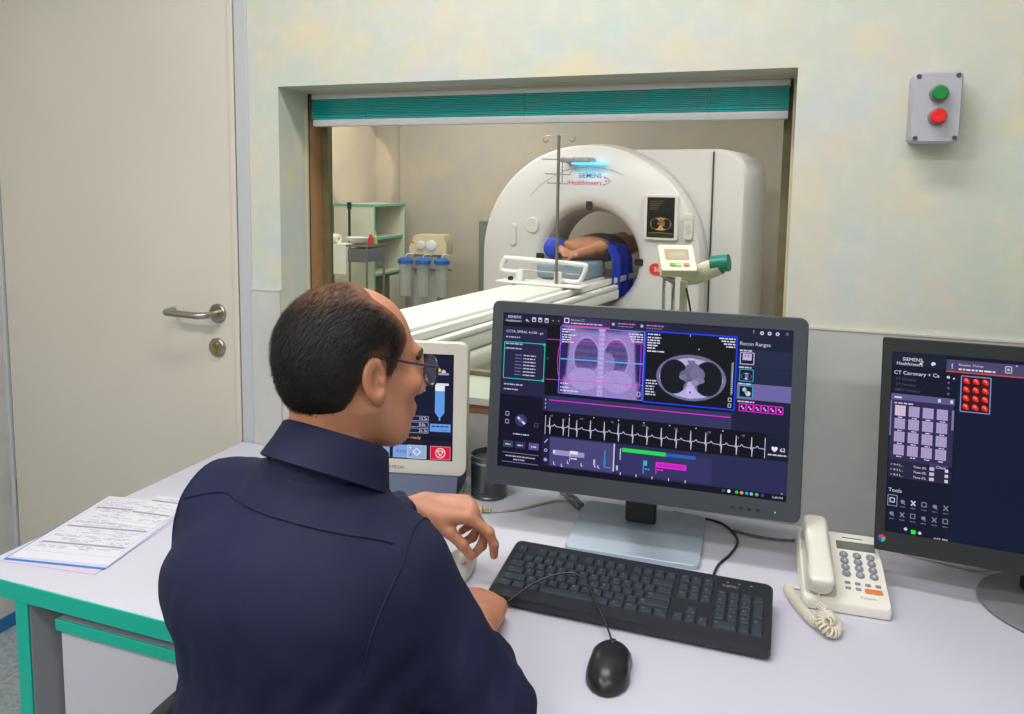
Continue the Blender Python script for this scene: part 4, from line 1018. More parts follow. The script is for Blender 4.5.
# ---- cables
def cable(name, pts, r, m, lab, z=None):
    c = Vector(pts[0]); b = MB(); b.tube(spline([Vector(p)-c for p in pts], 8), r, 8)
    return b.build(name, m, None, label=lab, cat='cable', loc=tuple(c))
zc = DH+0.003
cable('video_cable', [(-0.205, 1.685, zc), (-0.160, 1.68, zc), (-0.100, 1.665, zc), (-0.064, 1.60, zc), (-0.072, 1.53, zc), (-0.092, 1.47, zc), (-0.098, 1.40, zc)], 0.0026, M_black, 'black cable looping past the right side of the silver monitor base')
M_wc = mat('grey_cable', (176, 174, 168), 0.5)
cable('network_cable', [(-0.075, 1.64, zc), (-0.02, 1.628, zc), (0.03, 1.632, zc), (0.047, 1.64, zc)], 0.0026, mat('brown_grey_cable', (120, 112, 104), 0.5), 'thin grey-brown cable running to the telephone')
cable('power_cable', [(-0.455, 1.70, zc+.002), (-0.43, 1.68, zc+.002), (-0.415, 1.66, zc+.002), (-0.402, 1.645, zc+.002)], 0.004, mat('olive_cable', (120, 116, 92), 0.5), 'olive grey cable beside the left edge of the silver base')
cable('power_cable', [(-0.47, 1.70, zc+.002), (-0.445, 1.672, zc+.002), (-0.425, 1.648, zc+.002), (-0.405, 1.625, zc+.002)], 0.004, M_dgrey, 'dark grey cable left of the olive cable by the silver base')
cable('data_cable', [(-0.580, 1.539, zc), (-0.54, 1.565, zc), (-0.50, 1.61, zc), (-0.47, 1.645, zc), (-0.44, 1.66, zc)], 0.003, M_wc, 'pale grey cable behind the keyboard near the metal cup')
cable('monitor_cable', [(0.235, 1.70, zc), (0.25, 1.66, zc), (0.30, 1.645, zc), (0.38, 1.63, zc+.002), (0.46, 1.64, zc+.024), (0.58, 1.66, zc)], 0.003, M_wc, 'pale grey cable under the right hand monitor')
pg = empty('cable_plug', (-0.615, 1.530, DH), (0, 0, radians(14)), 'beige cable connector lying in front of the metal cup', 'plug')
M_pl = mat('beige_plug', (196, 190, 150), 0.5)
MB().box((0, 0, 0.008), (0.03, 0.026, 0.015), 0.002, 1).build('housing', M_pl, pg)
b = MB(); [b.box((0.019+0.006*i, 0, 0.008), (0.004, 0.014-0.001*i, 0.010), 0.001, 1) for i in range(3)]; b.box((0.022, 0, 0.008), (0.018, 0.008, 0.006)); b.build('strain_relief', M_pl, pg)

# ================================================================== scanner room
GO = Vector((-1.39, 5.65, 0)); GR = radians(-9); ZC = 0.90
def gobj(name, lab, cat): return empty(name, tuple(GO), (0, 0, GR), lab, cat)
M_gan = mat('scanner_white', (214, 212, 217), 0.35)
M_gan2 = mat('scanner_side_white', (208, 206, 211), 0.38)
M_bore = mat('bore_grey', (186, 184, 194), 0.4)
GT = gobj('ct_scanner', 'big white CT scanner gantry with a round bore, seen through the window', 'scanner')
def outline(quads, n):
    out = []
    for i in range(n):
        t = 2*pi*i/n+1e-4; c, s_ = cos(t), sin(t)
        a, b, r = quads[(1 if c > 0 else -1, 1 if s_ > 0 else -1)]
        lo, hi = 0.2, 2.0
        for _ in range(40):
            m = (lo+hi)/2; x, z = abs(m*c), abs(m*s_); qx, qz = x-a+r, z-b+r
            d = min(max(qx, qz), 0)+math.hypot(max(qx, 0), max(qz, 0))-r
            if d > 0: hi = m
            else: lo = m
        out.append((lo*c, lo*s_))
    return out
def loft(rings, closed_ring=True):
    b = MB(); n = len(rings[0]); vs_ = [p for r in rings for p in r]; fs = []
    for q_ in range(len(rings)-1):
        for k in range(n):
            l = (k+1) % n; fs.append((q_*n+k, q_*n+l, (q_+1)*n+l, (q_+1)*n+k))
    b.add(vs_, fs); return b
N = 128
fo = outline({(1, 1): (.85, .85, .85), (-1, 1): (.915, .85, .85), (1, -1): (.85, .86, .12), (-1, -1): (.915, .86, .12)}, N)
bo = outline({(1, 1): (1.11, .82, .20), (-1, 1): (.80, .81, .80), (1, -1): (1.11, .86, .06), (-1, -1): (.80, .86, .10)}, N)
def rg(poly, y, s=1.0): return [(p[0]*s, y, ZC+p[1]*s) for p in poly]
def rc(r, y): return [(r*cos(2*pi*i/N+1e-4), y, ZC+r*sin(2*pi*i/N+1e-4)) for i in range(N)]
loft([rg(fo, .172), rg(fo, .05), rg(fo, .015, .992), rg(fo, 0.0, .97), rc(.485, 0.0), rc(.44, .006), rc(.405, .03), rc(.385, .07)]).build('front_cover', M_gan, GT, 40)
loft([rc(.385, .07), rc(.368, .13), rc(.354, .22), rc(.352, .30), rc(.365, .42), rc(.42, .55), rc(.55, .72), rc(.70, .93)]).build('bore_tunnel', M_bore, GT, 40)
loft([rg(fo, .17, .93), rg(bo, .17, .98), rg(bo, .20), rg(bo, .86), rg(bo, .92, .985), rg(bo, .95, .95), rc(.72, .95), rc(.70, .93)]).build('rear_cover', M_gan2, GT, 40)
# ridge following the edge of the front cover, panel joint on the side
rp = [(p[0]*1.003, .10, ZC+p[1]*1.003) for p in fo if p[1] > -.5 and not (p[1] < 0 and abs(p[0]) < .5)]
b = MB(); arc = [(.853*cos(radians(a)), .165, ZC+.853*sin(radians(a))) for a in range(-30, 175, 5)]; b.tube(arc, .012, 8); b.build('cover_edge', mat('cover_edge_grey', (176, 176, 178), .4), GT)
M_joint = mat('dark_joint', (40, 42, 46), .5)
arc2 = [(.66*cos(radians(a)), -.001, ZC+.69*sin(radians(a))) for a in range(66, 140, 4)]
MB().tube(arc2, .0025, 6).build('cover_seam', mat('seam_grey', (186, 186, 190), .5), GT)
# the joint on the side: vertical strip in front face of the rear cover wing
MB().box((.875, .164, .90), (.009, .014, 1.60)).build('panel_joint', M_joint, GT)
# alignment marks on the bore rim
for a in (90, 180, 0):
    ca, sa = cos(radians(a)), sin(radians(a)); r_ = .415
    bb = MB(); bb.prism(rrect(.10 if a != 90 else .05, .05 if a != 90 else .10, .022, 3), 0, .012, Matrix.Translation((r_*ca, .022, ZC+r_*sa)) @ UPRIGHT)
    bb.build('laser_port', M_black, GT)
# writing
def gtext(t, x, z, size, m, name, y=-.0015):
    b = MB(); v, f = text_geo(t, size, 'LEFT', .007); b.add(v, f, Matrix.Translation((x, y, z)) @ UPRIGHT); return b.build(name, m, GT, smooth=0)
M_sblue = mat('brand_blue', (0, 112, 150), .5); M_sred = mat('brand_red', (220, 50, 70), .5)
gtext('SIEMENS', -.085, 1.508, .05, M_sblue, 'brand_lettering'); gtext('Healthineers', -.165, 1.455, .052, M_sred, 'brand_lettering')
b = MB()
for i in range(9):
    a = i%3; c_ = i//3; b.lathe([(0, 0), (.007-.001*c_, 0), (.007-.001*c_, .001), (0, .001)], 10, Matrix.Translation((.135+.018*c_+(0 if a == 1 else -.012), 0, 1.485+(a-1)*(.026-.006*c_))) @ UPRIGHT)
b.build('brand_dots', M_sred, GT)
# cyan strip light above the lettering
b = MB().mn((-.19, -.12, 1.618), (.05, .0, 1.655), .012, 2); b.build('lamp_housing', mat('lamp_grey', (150, 152, 158), .4), GT)
MB().mn((-.10, -.105, 1.606), (.15, -.015, 1.617), .003, 1).build('lamp_glow', mat('cyan_lamp', (60, 190, 240), .4, emit=((90, 205, 255), 2.2)), GT)
ll = bpy.data.lights.new('gantry_lamp_light', 'AREA'); ll.shape = 'RECTANGLE'; ll.size = .24; ll.size_y = .05; ll.energy = .22; ll.color = (.25, .75, 1.0)
lo_ = bpy.data.objects.new('gantry_lamp_light', ll); COL.objects.link(lo_); lo_.parent = GT; lo_.location = (.02, -.06, 1.60); lo_.rotation_euler = (radians(-20), 0, 0)
# display on the gantry front
gd = empty('gantry_display'); gd.parent = GT; gd.location = (.565, 0, 1.232)
MB().prism(rrect(.25, .325, .02, 3), .001, .03, UPRIGHT, inset=.006).build('plate', M_gan, gd)
u = UI(); u.quad(0, 0, .20, .285, (26, 18, 20)); 
im = img_ct(56, 44, True); u.raster(.015, .115, .19, .245, im)
for i in range(5): scribble(u, .02, .03+.014*i, .10-.012*i, .007, (150, 110, 90), i+3)
u.quad(0, .262, .20, .285, (60, 44, 44)); u.line([(.015, .255), (.10, .25), (.19, .255)], .003, (120, 200, 80))
u.build('display_image', gd, 0.9, (-.10, -.0312, .1425))
rm = empty('hand_unit'); rm.parent = GT; rm.location = (.765, 0, 1.175)
MB().prism(rrect(.062, .19, .016, 3), .001, .032, UPRIGHT, inset=.006).build('body', M_gan2, rm)
MB().prism(rrect(.044, .03, .004, 2), .0325, .035, Matrix.Translation((0, 0, .068)) @ UPRIGHT).build('key', mat('pale_green_key', (170, 210, 150), .4, emit=((150, 220, 130), .3)), rm)
MB().prism(rrect(.034, .07, .004, 2), .0325, .034, Matrix.Translation((0, 0, -.02)) @ UPRIGHT).build('label', mat('hand_unit_label', (190, 192, 190), .4), rm)
for x, z, w_, h_ in ((-.63, 1.06, .055, .17), (-.46, 1.14, .10, .12), (-.70, .86, .03, .04)):
    b = MB(); b.prism(rrect(w_, h_, min(w_, h_)*.45, 4), .001, .018, Matrix.Translation((x, 0, z)) @ UPRIGHT, inset=.004); b.build('cover_knob', M_gan, GT)
b = MB(); b.prism(rrect(.23, .085, .042, 5), .001, .006, Matrix.Translation((.60, 0, .86)) @ UPRIGHT); b.build('red_badge', mat('red_badge', (225, 56, 40), .4), GT)
gtext('SOMATOM', .52, .843, .048, mat('white_print', (245, 235, 225), .5), 'badge_lettering', y=-.0068)

# ---- patient table
PT = gobj('patient_table', 'long white patient table running into the CT scanner bore', 'table')
M_tab = mat('table_white', (226, 226, 227), .35)
M_tab2 = mat('table_cream', (212, 211, 209), .4)
ZB = .775
b = MB(); prof = [(-.235, -.035), (-.20, -.06), (.20, -.06), (.235, -.035), (.235, .0), (.215, .005), (.12, -.022), (0, -.03), (-.12, -.022), (-.215, .005), (-.235, .0)]
b.prism(prof, -.75, 3.0, Matrix.Translation((0, 0, ZB)) @ UPRIGHT @ Matrix.Identity(4)); o = b.build('tabletop', M_tab, PT)
MB().mn((-.285, -3.0, ZB-.145), (.285, -.06, ZB-.065), .02, 3).build('upper_frame', M_tab, PT)
MB().mn((-.30, -3.05, ZB-.245), (.30, -.55, ZB-.15), .03, 3).build('lower_frame', M_tab2, PT)
for s in (-1, 1): MB().mn((s*.27-.022, -3.0, ZB-.066), (s*.27+.022, -.10, ZB-.035), .01, 2).build('side_rail', M_tab, PT)
MB().mn((-.20, -2.4, .06), (.20, -1.2, ZB-.25), .04, 3).build('column', M_tab2, PT)
MB().mn((-.28, -2.7, 0), (.28, -1.0, .06), .02, 2).build('base_plate', M_tab2, PT)
M_pad = mat('blue_grey_pad', (120, 142, 160), .55)
MB().mn((-.17, -2.9, ZB-.024), (.17, -.05, ZB+.012), .012, 2).build('mattress', mat('pale_blue_pad', (206, 208, 204), .5), PT)
b = MB(); b.mn((-.20, -.46, ZB+.013), (.16, -.02, ZB+.13), .03, 3); b.build('head_rest', M_pad, PT)
# rail frame with clamp bar
RF = gobj('table_rail', 'white tubular rail frame standing across the patient table', 'rail')
yr = -.72
b = MB(); b.tube(spline([(-.18, yr, ZB+.02), (-.20, yr, ZB+.075), (-.31, yr, ZB+.085), (-.335, yr, ZB+.105), (-.31, yr, ZB+.165), (-.27, yr, ZB+.175), (.0, yr, ZB+.17), (.26, yr, ZB+.162), (.295, yr, ZB+.145), (.26, yr, ZB+.06), (.22, yr, ZB+.045), (.09, yr, ZB+.05)], 5), .016, 10)
b.build('frame', M_tab, RF)
b = MB(); b.tube([(-.19, yr, ZB+.10), (.25, yr, ZB+.095)], .005, 8); b.build('wire', M_steel, RF)
for x in (-.185, .10): MB().box((x, yr, ZB+.055), (.05, .05, .10), .008, 2).build('post', M_tab, RF)
MB().mn((-.335, yr-.09, ZB+.0125), (.30, yr+.09, ZB+.0285), .007, 2).build('cross_board', M_tab, RF)
MB().cyl((-.25, yr-.035, ZB+.04), (-.25, yr-.01, ZB+.04), .016, seg=14).build('knob', M_black, RF)
# drip stand
IV = gobj('drip_stand', 'slim steel drip pole with hooks rising from the patient table', 'pole')
M_pole = mat('pole_steel', (150, 146, 138), .35, .9)
px_ = .105; py_ = yr-.045
MB().cyl((px_, py_, ZB+.0285), (px_, py_, 1.775), .0105, seg=12).build('pole', M_pole, IV)
for s in (-1, 1):
    MB().tube(spline([(px_, py_, 1.77), (px_+s*.05, py_, 1.772), (px_+s*.10, py_, 1.766), (px_+s*.115, py_, 1.745), (px_+s*.095, py_, 1.73), (px_+s*.075, py_, 1.745)], 5), .004, 7).build('hook', M_pole, IV)
for z, l in ((1.62, .11), (1.525, .085), (1.465, .07)):
    MB().tube([(px_-l*1.1, py_, z+.006), (px_-l, py_, z), (px_+l, py_, z-.004), (px_+l, py_, z+.012)], .0038, 7).build('prong', M_pole, IV)
MB().tube([(px_+.028, py_, 1.465), (px_+.028, py_, 1.63)], .003, 6).build('rod', M_pole, IV)

# ---- person lying in the scanner
PA = gobj('person', 'person in blue cap and gown lying in the scanner with arms raised', 'person'); PA.location = GO+Matrix.Rotation(GR, 3, 'Z') @ Vector((-.04, 0, .03))
M_pskin = mat('patient_skin', (176, 120, 92), .55, noise=(14, .4, (150, 98, 74)))
def fp(Pn):
    d = sd_ell(Pn, (-.07, -.33, .965), (.066, .085, .072))
    d = smin(d, sd_cap(Pn, (-.06, -.29, .955), (0, -.15, .945), .05, .06), .04)
    d = smin(d, sd_ell(Pn, (0, .10, .935), (.185, .30, .10)), .05)
    d = smin(d, sd_ell(Pn, (0, .50, .93), (.17, .30, .105)), .06)
    for s, el, ha in ((1, (.205, -.15, .985), (.125, -.40, .945)), (-1, (-.16, -.20, .99), (.03, -.42, .965))):
        d = smin(d, sd_cap(Pn, (s*.16, -.0, .955), el, .05, .04), .035)
        d = smin(d, sd_cap(Pn, el, ha, .038, .027), .02)
        h = np.array(ha); v = (h-np.array(el)); v = v/np.linalg.norm(v); sd = np.array([v[1], -v[0], 0])
        d = smin(d, sd_ell(Pn, h+v*.035, (.038, .045, .02)), .02)
        for k in range(4):
            f0 = h+v*.06+sd*(k-1.5)*.018; d = smin(d, sd_cap(Pn, f0, f0+v*.055+np.array([0, 0, -.022]), .010, .008), .006)
        d = smin(d, sd_cap(Pn, h+v*.02-sd*.03, h+v*.055-sd*.05, .011, .009), .008)
    for s in (-1, 1):
        d = smin(d, sd_cap(Pn, (s*.09, .70, .93), (s*.10, 1.12, .955), .085, .055), .05)
        d = smin(d, sd_cap(Pn, (s*.10, 1.12, .955), (s*.10, 1.5, .90), .055, .04), .03)
    d = smin(d, sd_cap(Pn, (-.07, -.33, 1.03), (-.07, -.32, 1.042), .011, .009), .012)
    return d
net_obj('body', [(fp, (-.32, -.62, .78), (.32, 1.6, 1.18), .011)], M_pskin, PA, smoothit=1)
M_blue = mat('royal_blue_cloth', (26, 58, 185), .7, bump=(30, .4))
def fcap(Pn):
    d = sd_ell(Pn, (-.07, -.35, .972), (.074, .082, .078))+vnoise(Pn, 60, 2)*.004
    return smax(d, Pn[:, 1]+.315-(Pn[:, 2]-.96)*.25, .01)
net_obj('cap', [(fcap, (-.18, -.46, .85), (.05, -.22, 1.10), .007)], M_blue, PA)
def fgown(Pn):
    d = sd_ell(Pn, (0, .33, .935), (.20, .32, .112)); d = smin(d, sd_cap(Pn, (-.165, -.02, .965), (-.16, -.13, .985), .058, .052), .03)
    d = smax(d, -(Pn[:, 1]+.17), .01); return d+vnoise(Pn, 40, 4)*.004
net_obj('gown', [(fgown, (-.30, -.25, .82), (.28, .70, 1.14), .011)], mat('dark_gown', (70, 60, 58), .75, noise=(9, .8, (30, 40, 62))), PA)
# blue sheet draped over the near side
b = MB(); nx, ny = 16, 12; vs_ = []; fs = []
for k in (0, 1):
    for j in range(ny+1):
        for i in range(nx+1):
            t = j/ny; y_ = -.10+.46*i/nx+.03*t*sin(i*.8); fold = .014*sin(i*1.1+t*2)*(.3+t)
            x = .15+.115*min(1, t*2.2)+fold; z = .985-.05*t if t < .3 else .97-(t-.3)*.47
            z += -.02*(i/nx)*t - .10*t*(1 if i > 4 else i/4.0)*.5
            vs_.append((x+k*.006, y_, z+k*.006))
q0 = (nx+1)*(ny+1)
for j in range(ny):
    for i in range(nx):
        a = j*(nx+1)+i; fs += [(a, a+1, a+nx+2, a+nx+1), (q0+a, q0+a+nx+1, q0+a+nx+2, q0+a+1)]
for i in range(nx): fs += [(i, q0+i, q0+i+1, i+1), (ny*(nx+1)+i, ny*(nx+1)+i+1, q0+ny*(nx+1)+i+1, q0+ny*(nx+1)+i)]
for j in range(ny): a = j*(nx+1); fs += [(a, a+nx+1, q0+a+nx+1, q0+a), (a+nx, q0+a+nx, q0+a+2*nx+1, a+2*nx+1)]
b.add(vs_, fs); b.build('draped_sheet', M_blue, PA, 60)

# ---- contrast injector on a stand
IJ = empty('contrast_injector', (-0.55, 4.62, 0), (0, 0, radians(-6)), 'cream injector unit with a small touch screen and teal end on a post', 'injector')
M_crm = mat('cream_plastic', (206, 204, 188), .4)
MB().cyl((0, 0, .05), (0, 0, .90), .022, seg=16).build('post', M_crm, IJ)
b = MB(); b.box((0, 0, .025), (.46, .05, .04), .012, 2); b.box((0, 0, .025), (.05, .46, .04), .012, 2); b.build('base', M_crm, IJ)
pm = Matrix.Translation((-.03, -.07, 1.03)) @ Matrix.Rotation(radians(26), 4, 'Z') @ Matrix.Rotation(radians(-46), 4, 'X')
MB().prism(rrect(.205, .20, .012, 3), -.035, .02, pm @ UPRIGHT, inset=.004).build('control_panel', M_crm, IJ)
u = UI(); u.quad(0, 0, .14, .085, (238, 222, 190)); u.frame(.008, .008, .132, .077, .003, (200, 170, 140)); u.quad(.03, .03, .11, .05, (246, 234, 210))
o = u.build('display_image', IJ, .9); o.matrix_local = pm @ Matrix.Translation((-.07, -.0205, .065))
for x, c in ((-.035, (60, 150, 80)), (.0, (120, 225, 80)), (.045, (205, 80, 60))):
    MB().box((x, -.023, -.055), (.032, .006, .024), .002, 1, M=pm).build('panel_button', mat('panel_btn%d' % c[0], c, .4, emit=(c, .4)), IJ)
b = MB(); b.tube([(-.02, .06, .91), (.05, .06, .93), (.12, .05, .965), (.20, .035, 1.0)], [.045, .056, .056, .052], 22); b.build('injector_body', M_crm, IJ)
b = MB(); b.tube([(.15, .034, 1.005), (.25, .026, 1.02)], [.050, .050], 26); b.build('teal_end', mat('teal_end', (10, 120, 112), .4), IJ)
for s in (0, 1):
    path = [(-.10+.045*s, -.03, .94-.04*s), (-.105+.055*s, -.05, .90-.05*s), (-.105+.055*s, -.05, .70), (-.105+.05*s, -.05, .52), (-.05, -.03, .42), (0, -.023, .45)]
    coil(path, .009, .0035, 46, None, 8).build('coiled_cable', M_dgrey, IJ)
MB().tube(spline([(.02, -.02, .86), (.05, -.04, .75), (.07, -.05, .62), (.04, -.04, .40), (0.02, -.02, .30)], 6), .006, 8).build('black_cable', M_black, IJ)
b = MB(); b.tube([(-.12, -.06, .935), (-.055, -.03, .90)], [.012, .02], 12); b.build('clamp', M_steel, IJ)

# ---- open shelf cabinet
M_shw = mat('cream_board', (206, 206, 190), .45); M_shg = mat('shelf_inside', (176, 186, 176), .5); M_tg = mat('pale_teal_edge', (96, 176, 154), .4)
CB = empty('shelf_cabinet', (-3.81, 6.665, 0), label='open cream shelf cabinet with teal edged shelves in the scanner room corner', cat='cabinet')
def cbx(name, m, a, b_, par=None): return MB().mn([a[0]+3.81, a[1]-6.665, a[2]], [b_[0]+3.81, b_[1]-6.665, b_[2]], .001, 1).build(name, m, par or CB)
cx0, cx1, cy0, cy1, ch = -4.03, -3.60, 6.35, 6.98, 1.25
cbx('side_panel', M_shw, (cx0, cy0, 0), (cx1, cy0+.018, ch-.02)); cbx('side_panel', M_shw, (cx0, cy1-.018, 0), (cx1, cy1, ch-.02))
cbx('back_panel', M_shg, (cx0, cy0+.018, 0), (cx0+.01, cy1-.018, ch-.02))
for z in (.05, .57, .915): 
    s_ = cbx('shelf', M_shw, (cx0+.01, cy0+.018, z), (cx1-.02, cy1-.018, z+.02)); cbx('edge_band', M_tg, (cx1-.02, cy0+.018, z-.001), (cx1-.016, cy1-.018, z+.021), s_)
t_ = cbx('top_panel', M_shw, (cx0, cy0, ch-.02), (cx1, cy1, ch)); cbx('edge_band', M_tg, (cx1, cy0-.003, ch-.022), (cx1+.004, cy1, ch+.001), t_); cbx('edge_band', M_tg, (cx0, cy0-.004, ch-.022), (cx1, cy0, ch+.001), t_)
for y in (cy0, cy1-.018): cbx('edge_band', M_tg, (cx1, y, 0), (cx1+.004, y+.018, ch-.022))
cbx('door', M_shw, (cx1-.002, cy0+.30, .08), (cx1+.012, cy1-.02, .55)); 

# ---- steel instrument cart with towel
CT = empty('steel_cart', (-3.52, 5.95, 0), (0, 0, 0), 'small steel cart with a tray and a box drawer beside the shelf cabinet', 'cart')
M_st = mat('cart_steel', (140, 140, 136), .35, .9)
MB().mn((-.20, -.16, .90), (.17, .16, .915), .003, 1).build('tray', M_st, CT)
for x in (-.19, .16):
    for y in (-.15, .15): MB().cyl((x, y, .0), (x, y, .905), .010, seg=10).build('leg', M_st, CT)
MB().mn((-.02, -.165, .77), (.165, .14, .885), .004, 1).build('drawer', mat('cart_drawer', (110, 116, 122), .35, .5), CT)
MB().mn((.03, -.172, .835), (.11, -.165, .845), .002, 1).build('drawer_handle', M_st, CT)
tw = MB(); tw.mn((-.17, -.178, .66), (-.03, -.172, .915), .002, 1); tw.mn((-.17, -.178, .9155), (-.03, .08, .921), .002, 1); o = tw.build('towel', mat('white_towel', (222, 222, 216), .85, bump=(120, .4)), None, label='white towel hanging over the front of the steel cart', cat='towel', loc=(-3.52, 5.95, 0))
b = MB(); b.lathe([(0, .0), (.07, .0), (.11, .035), (.12, .05), (.115, .05), (.10, .035), (.06, .008), (0, .008)], 30, Matrix.Diagonal((1.1, .8, 1, 1))); b.build('kidney_bowl', mat('white_bowl', (214, 216, 210), .35), None, label='shallow white bowl on the steel cart', cat='bowl', loc=(-3.53, 5.97, .922))
b = MB(); b.lathe([(.018, -.05), (.045, -.05), (.045, .05), (.018, .05)], 24, Matrix.Rotation(pi/2, 4, 'Y'), closed=True); b.build('paper_roll', mat('roll_white', (226, 222, 214), .8), None, label='white paper roll at the left end of the steel cart', cat='roll', loc=(-3.70, 5.83, .9605))
b = MB(); b.lathe([(0, 0), (.022, 0), (.024, .05), (.02, .07), (.012, .075), (.012, .09), (0, .09)], 16); o = b.build('red_flask', mat('red_flask', (190, 36, 40), .4), None, label='small red flask on the steel cart', cat='flask', loc=(-3.375, 5.90, .9155))
b = MB(); b.lathe([(0, 0), (.02, 0), (.022, .06), (.01, .075), (.01, .11), (0, .11)], 16); b.build('green_flask', mat('green_flask', (130, 180, 90), .4), None, label='small green flask behind the red flask', cat='flask', loc=(-3.40, 6.02, .9155))
b = MB(); b.cyl((0, 0, 0), (0, 0, .34), .012, seg=10); b.cyl((0, 0, .30), (0, 0, .36), .02, seg=10); b.build('bottle_stand', M_black, None, label='thin dark tube standing on the cart against the cabinet', cat='tube', loc=(-3.685, 6.06, .9155))

# ---- suction unit
SU = empty('suction_unit', (-3.10, 6.55, 0), (0, 0, radians(10)), 'beige suction pump on a stand with blue lidded jars', 'pump')
M_bge = mat('pump_beige', (206, 192, 160), .45)
b = MB(); pr = [(-.18, .0), (.17, .0), (.17, .10), (.14, .175), (-.13, .175), (-.18, .07)]; b.prism(pr, -.13, .13, Matrix.Translation((0, 0, .80)) @ UPRIGHT); b.build('pump_housing', M_bge, SU)
for x, r_, c in ((-.07, .042, (205, 205, 200)), (.03, .048, (210, 220, 235))):
    MB().lathe([(0, 0), (r_, 0), (r_, .012), (r_*.8, .016), (0, .014)], 22, Matrix.Translation((x, -.13, .885)) @ UPRIGHT).build('gauge', mat('gauge%d' % c[2], c, .3), SU)
MB().lathe([(0, 0), (.008, 0), (.008, .006), (0, .006)], 10, Matrix.Translation((-.145, -.13, .91)) @ UPRIGHT).build('switch', mat('red_switch', (190, 40, 40), .4), SU)
MB().mn((-.15, -.10, .05), (.08, .10, .80), .01, 2).build('column', mat('pump_column', (170, 172, 168), .5), SU)
b = MB().mn((-.22, -.20, .02), (.20, .18, .05), .01, 2).build('base', M_dgrey, SU)
M_jl = mat('blue_jar_lid', (24, 96, 180), .4); M_jar = mat('clear_jar', (190, 196, 196), .2, alpha=.45)
for x, y in ((-.20, -.18), (-.03, -.19), (.14, -.17)):
    j = MB().lathe([(0, 0), (.052, 0), (.056, .01), (.060, .30), (0, .30)], 26, Matrix.Translation((x, y, .42))).build('jar', M_jar, SU)
    MB().lathe([(0, 0), (.070, 0), (.072, .010), (.072, .035), (.045, .05), (.02, .055), (0, .055)], 26, Matrix.Translation((x, y, .72))).build('lid', M_jl, j)
    MB().tube(spline([(x, y, .77), (x+.01, y, .80), (x+.04, y+.02, .805), (x+.06, y+.06, .79)], 5), .007, 8).build('hose', mat('clear_hose', (200, 204, 204), .3), j)
MB().mn((-.24, -.12, .655), (.22, -.095, .672), .004, 1).build('jar_rail', M_st, SU)
GC = empty('grey_cabinet', (-2.63, 6.72, 0), label='narrow dark grey cabinet standing left of the CT scanner', cat='cabinet')
MB().mn((-.045, -.06, .03), (.045, .06, 1.11), .006, 1).build('body', mat('cab_grey', (104, 106, 108), .5), GC); MB().mn((-.038, -.065, .06), (.038, -.06, 1.08), .002, 1).build('door', mat('cab_grey2', (112, 114, 116), .5), GC); MB().mn((-.04, -.055, 0), (.04, .055, .03)).build('plinth', M_black, GC)

# warm ceiling spot lighting the corner behind the shelf cabinet
WL = empty('ceiling_spot', (-3.0, 5.75, CEIL), label='small warm ceiling spotlight aimed at the corner behind the shelf cabinet', cat='lamp')
MB().lathe([(0, 0), (.05, 0), (.05, -.02), (.02, -.025), (.02, -.06), (0, -.06)], 20).build('mount', M_steel, WL)
sd_ = Vector((-1.16, 1.02, -1.0)); qr = sd_.to_track_quat('-Z', 'Y').to_euler()
MB().lathe([(.02, .05), (.035, .04), (.045, -.05), (.041, -.05), (.031, .036), (.018, .046)], 20, Matrix.Translation((0, 0, -.095)) @ qr.to_matrix().to_4x4(), closed=True).build('shade', M_steel, WL)
sl = bpy.data.lights.new('ceiling_spot_light', 'SPOT'); sl.energy = 95; sl.color = (1.0, .84, .55); sl.spot_size = radians(33); sl.spot_blend = .12; sl.shadow_soft_size = .02
so_ = bpy.data.objects.new('ceiling_spot_light', sl); COL.objects.link(so_); so_.parent = WL; so_.location = Vector((0, 0, -.095))+sd_.normalized()*.06
so_.rotation_euler = qr

# ================================================================== office chair and seated man
M_chair = mat('dark_chair_fabric', (48, 48, 48), .8, bump=(200, .3)); M_carm = mat('chair_arm_grey', (84, 84, 80), .45)
CH = empty('office_chair', (-.60, .76, 0), label='dark office chair with armrests under the seated man', cat='chair')
MB().mn((-.25, -.24, .40), (.25, .25, .47), .03, 3).build('seat', M_chair, CH)
MB().box((0, -.275, .60), (.42, .05, .20), .024, 3, M=Matrix.Translation((0, 0, 0))).build('backrest', M_chair, CH)
MB().tube(spline([(0, -.10, .385), (0, -.25, .385), (0, -.315, .42), (0, -.315, .58)], 5), .018, 10).build('back_bar', M_carm, CH)
for s in (-1, 1):
    a = MB(); a.tube(spline([(s*.18, .0, .385), (s*.222, .02, .41), (s*.228, .10, .50), (s*.228, .17, .60), (s*.228, .165, .648), (s*.228, .09, .654), (s*.228, .045, .64), (s*.228, .03, .60), (s*.228, .05, .53), (s*.228, .11, .51)], 6), .011, 10); a.build('armrest_frame', M_carm, CH)
    MB().tube(spline([(s*.228, .030, .655), (s*.228, .042, .668), (s*.228, .09, .674), (s*.228, .15, .672), (s*.228, .165, .66)], 4), .017, 12).build('armrest_pad', M_chair, CH)
MB().cyl((0, 0, .08), (0, 0, .40), .028, seg=18).build('gas_lift', M_black, CH)
for i in range(5):
    a = 2*pi*i/5+.3; l = MB(); l.tube([(0, 0, .10), (.28*cos(a), .28*sin(a), .065)], [.026, .016], 10); lo2 = l.build('base_leg', M_black, CH)
    MB().lathe([(0, -.018), (.026, -.018), (.028, 0), (.026, .018), (0, .018)], 16, Matrix.Translation((.28*cos(a), .28*sin(a), .030)) @ Matrix.Rotation(a, 4, 'Z') @ Matrix.Rotation(pi/2, 4, 'Y')).build('castor', M_black, lo2)

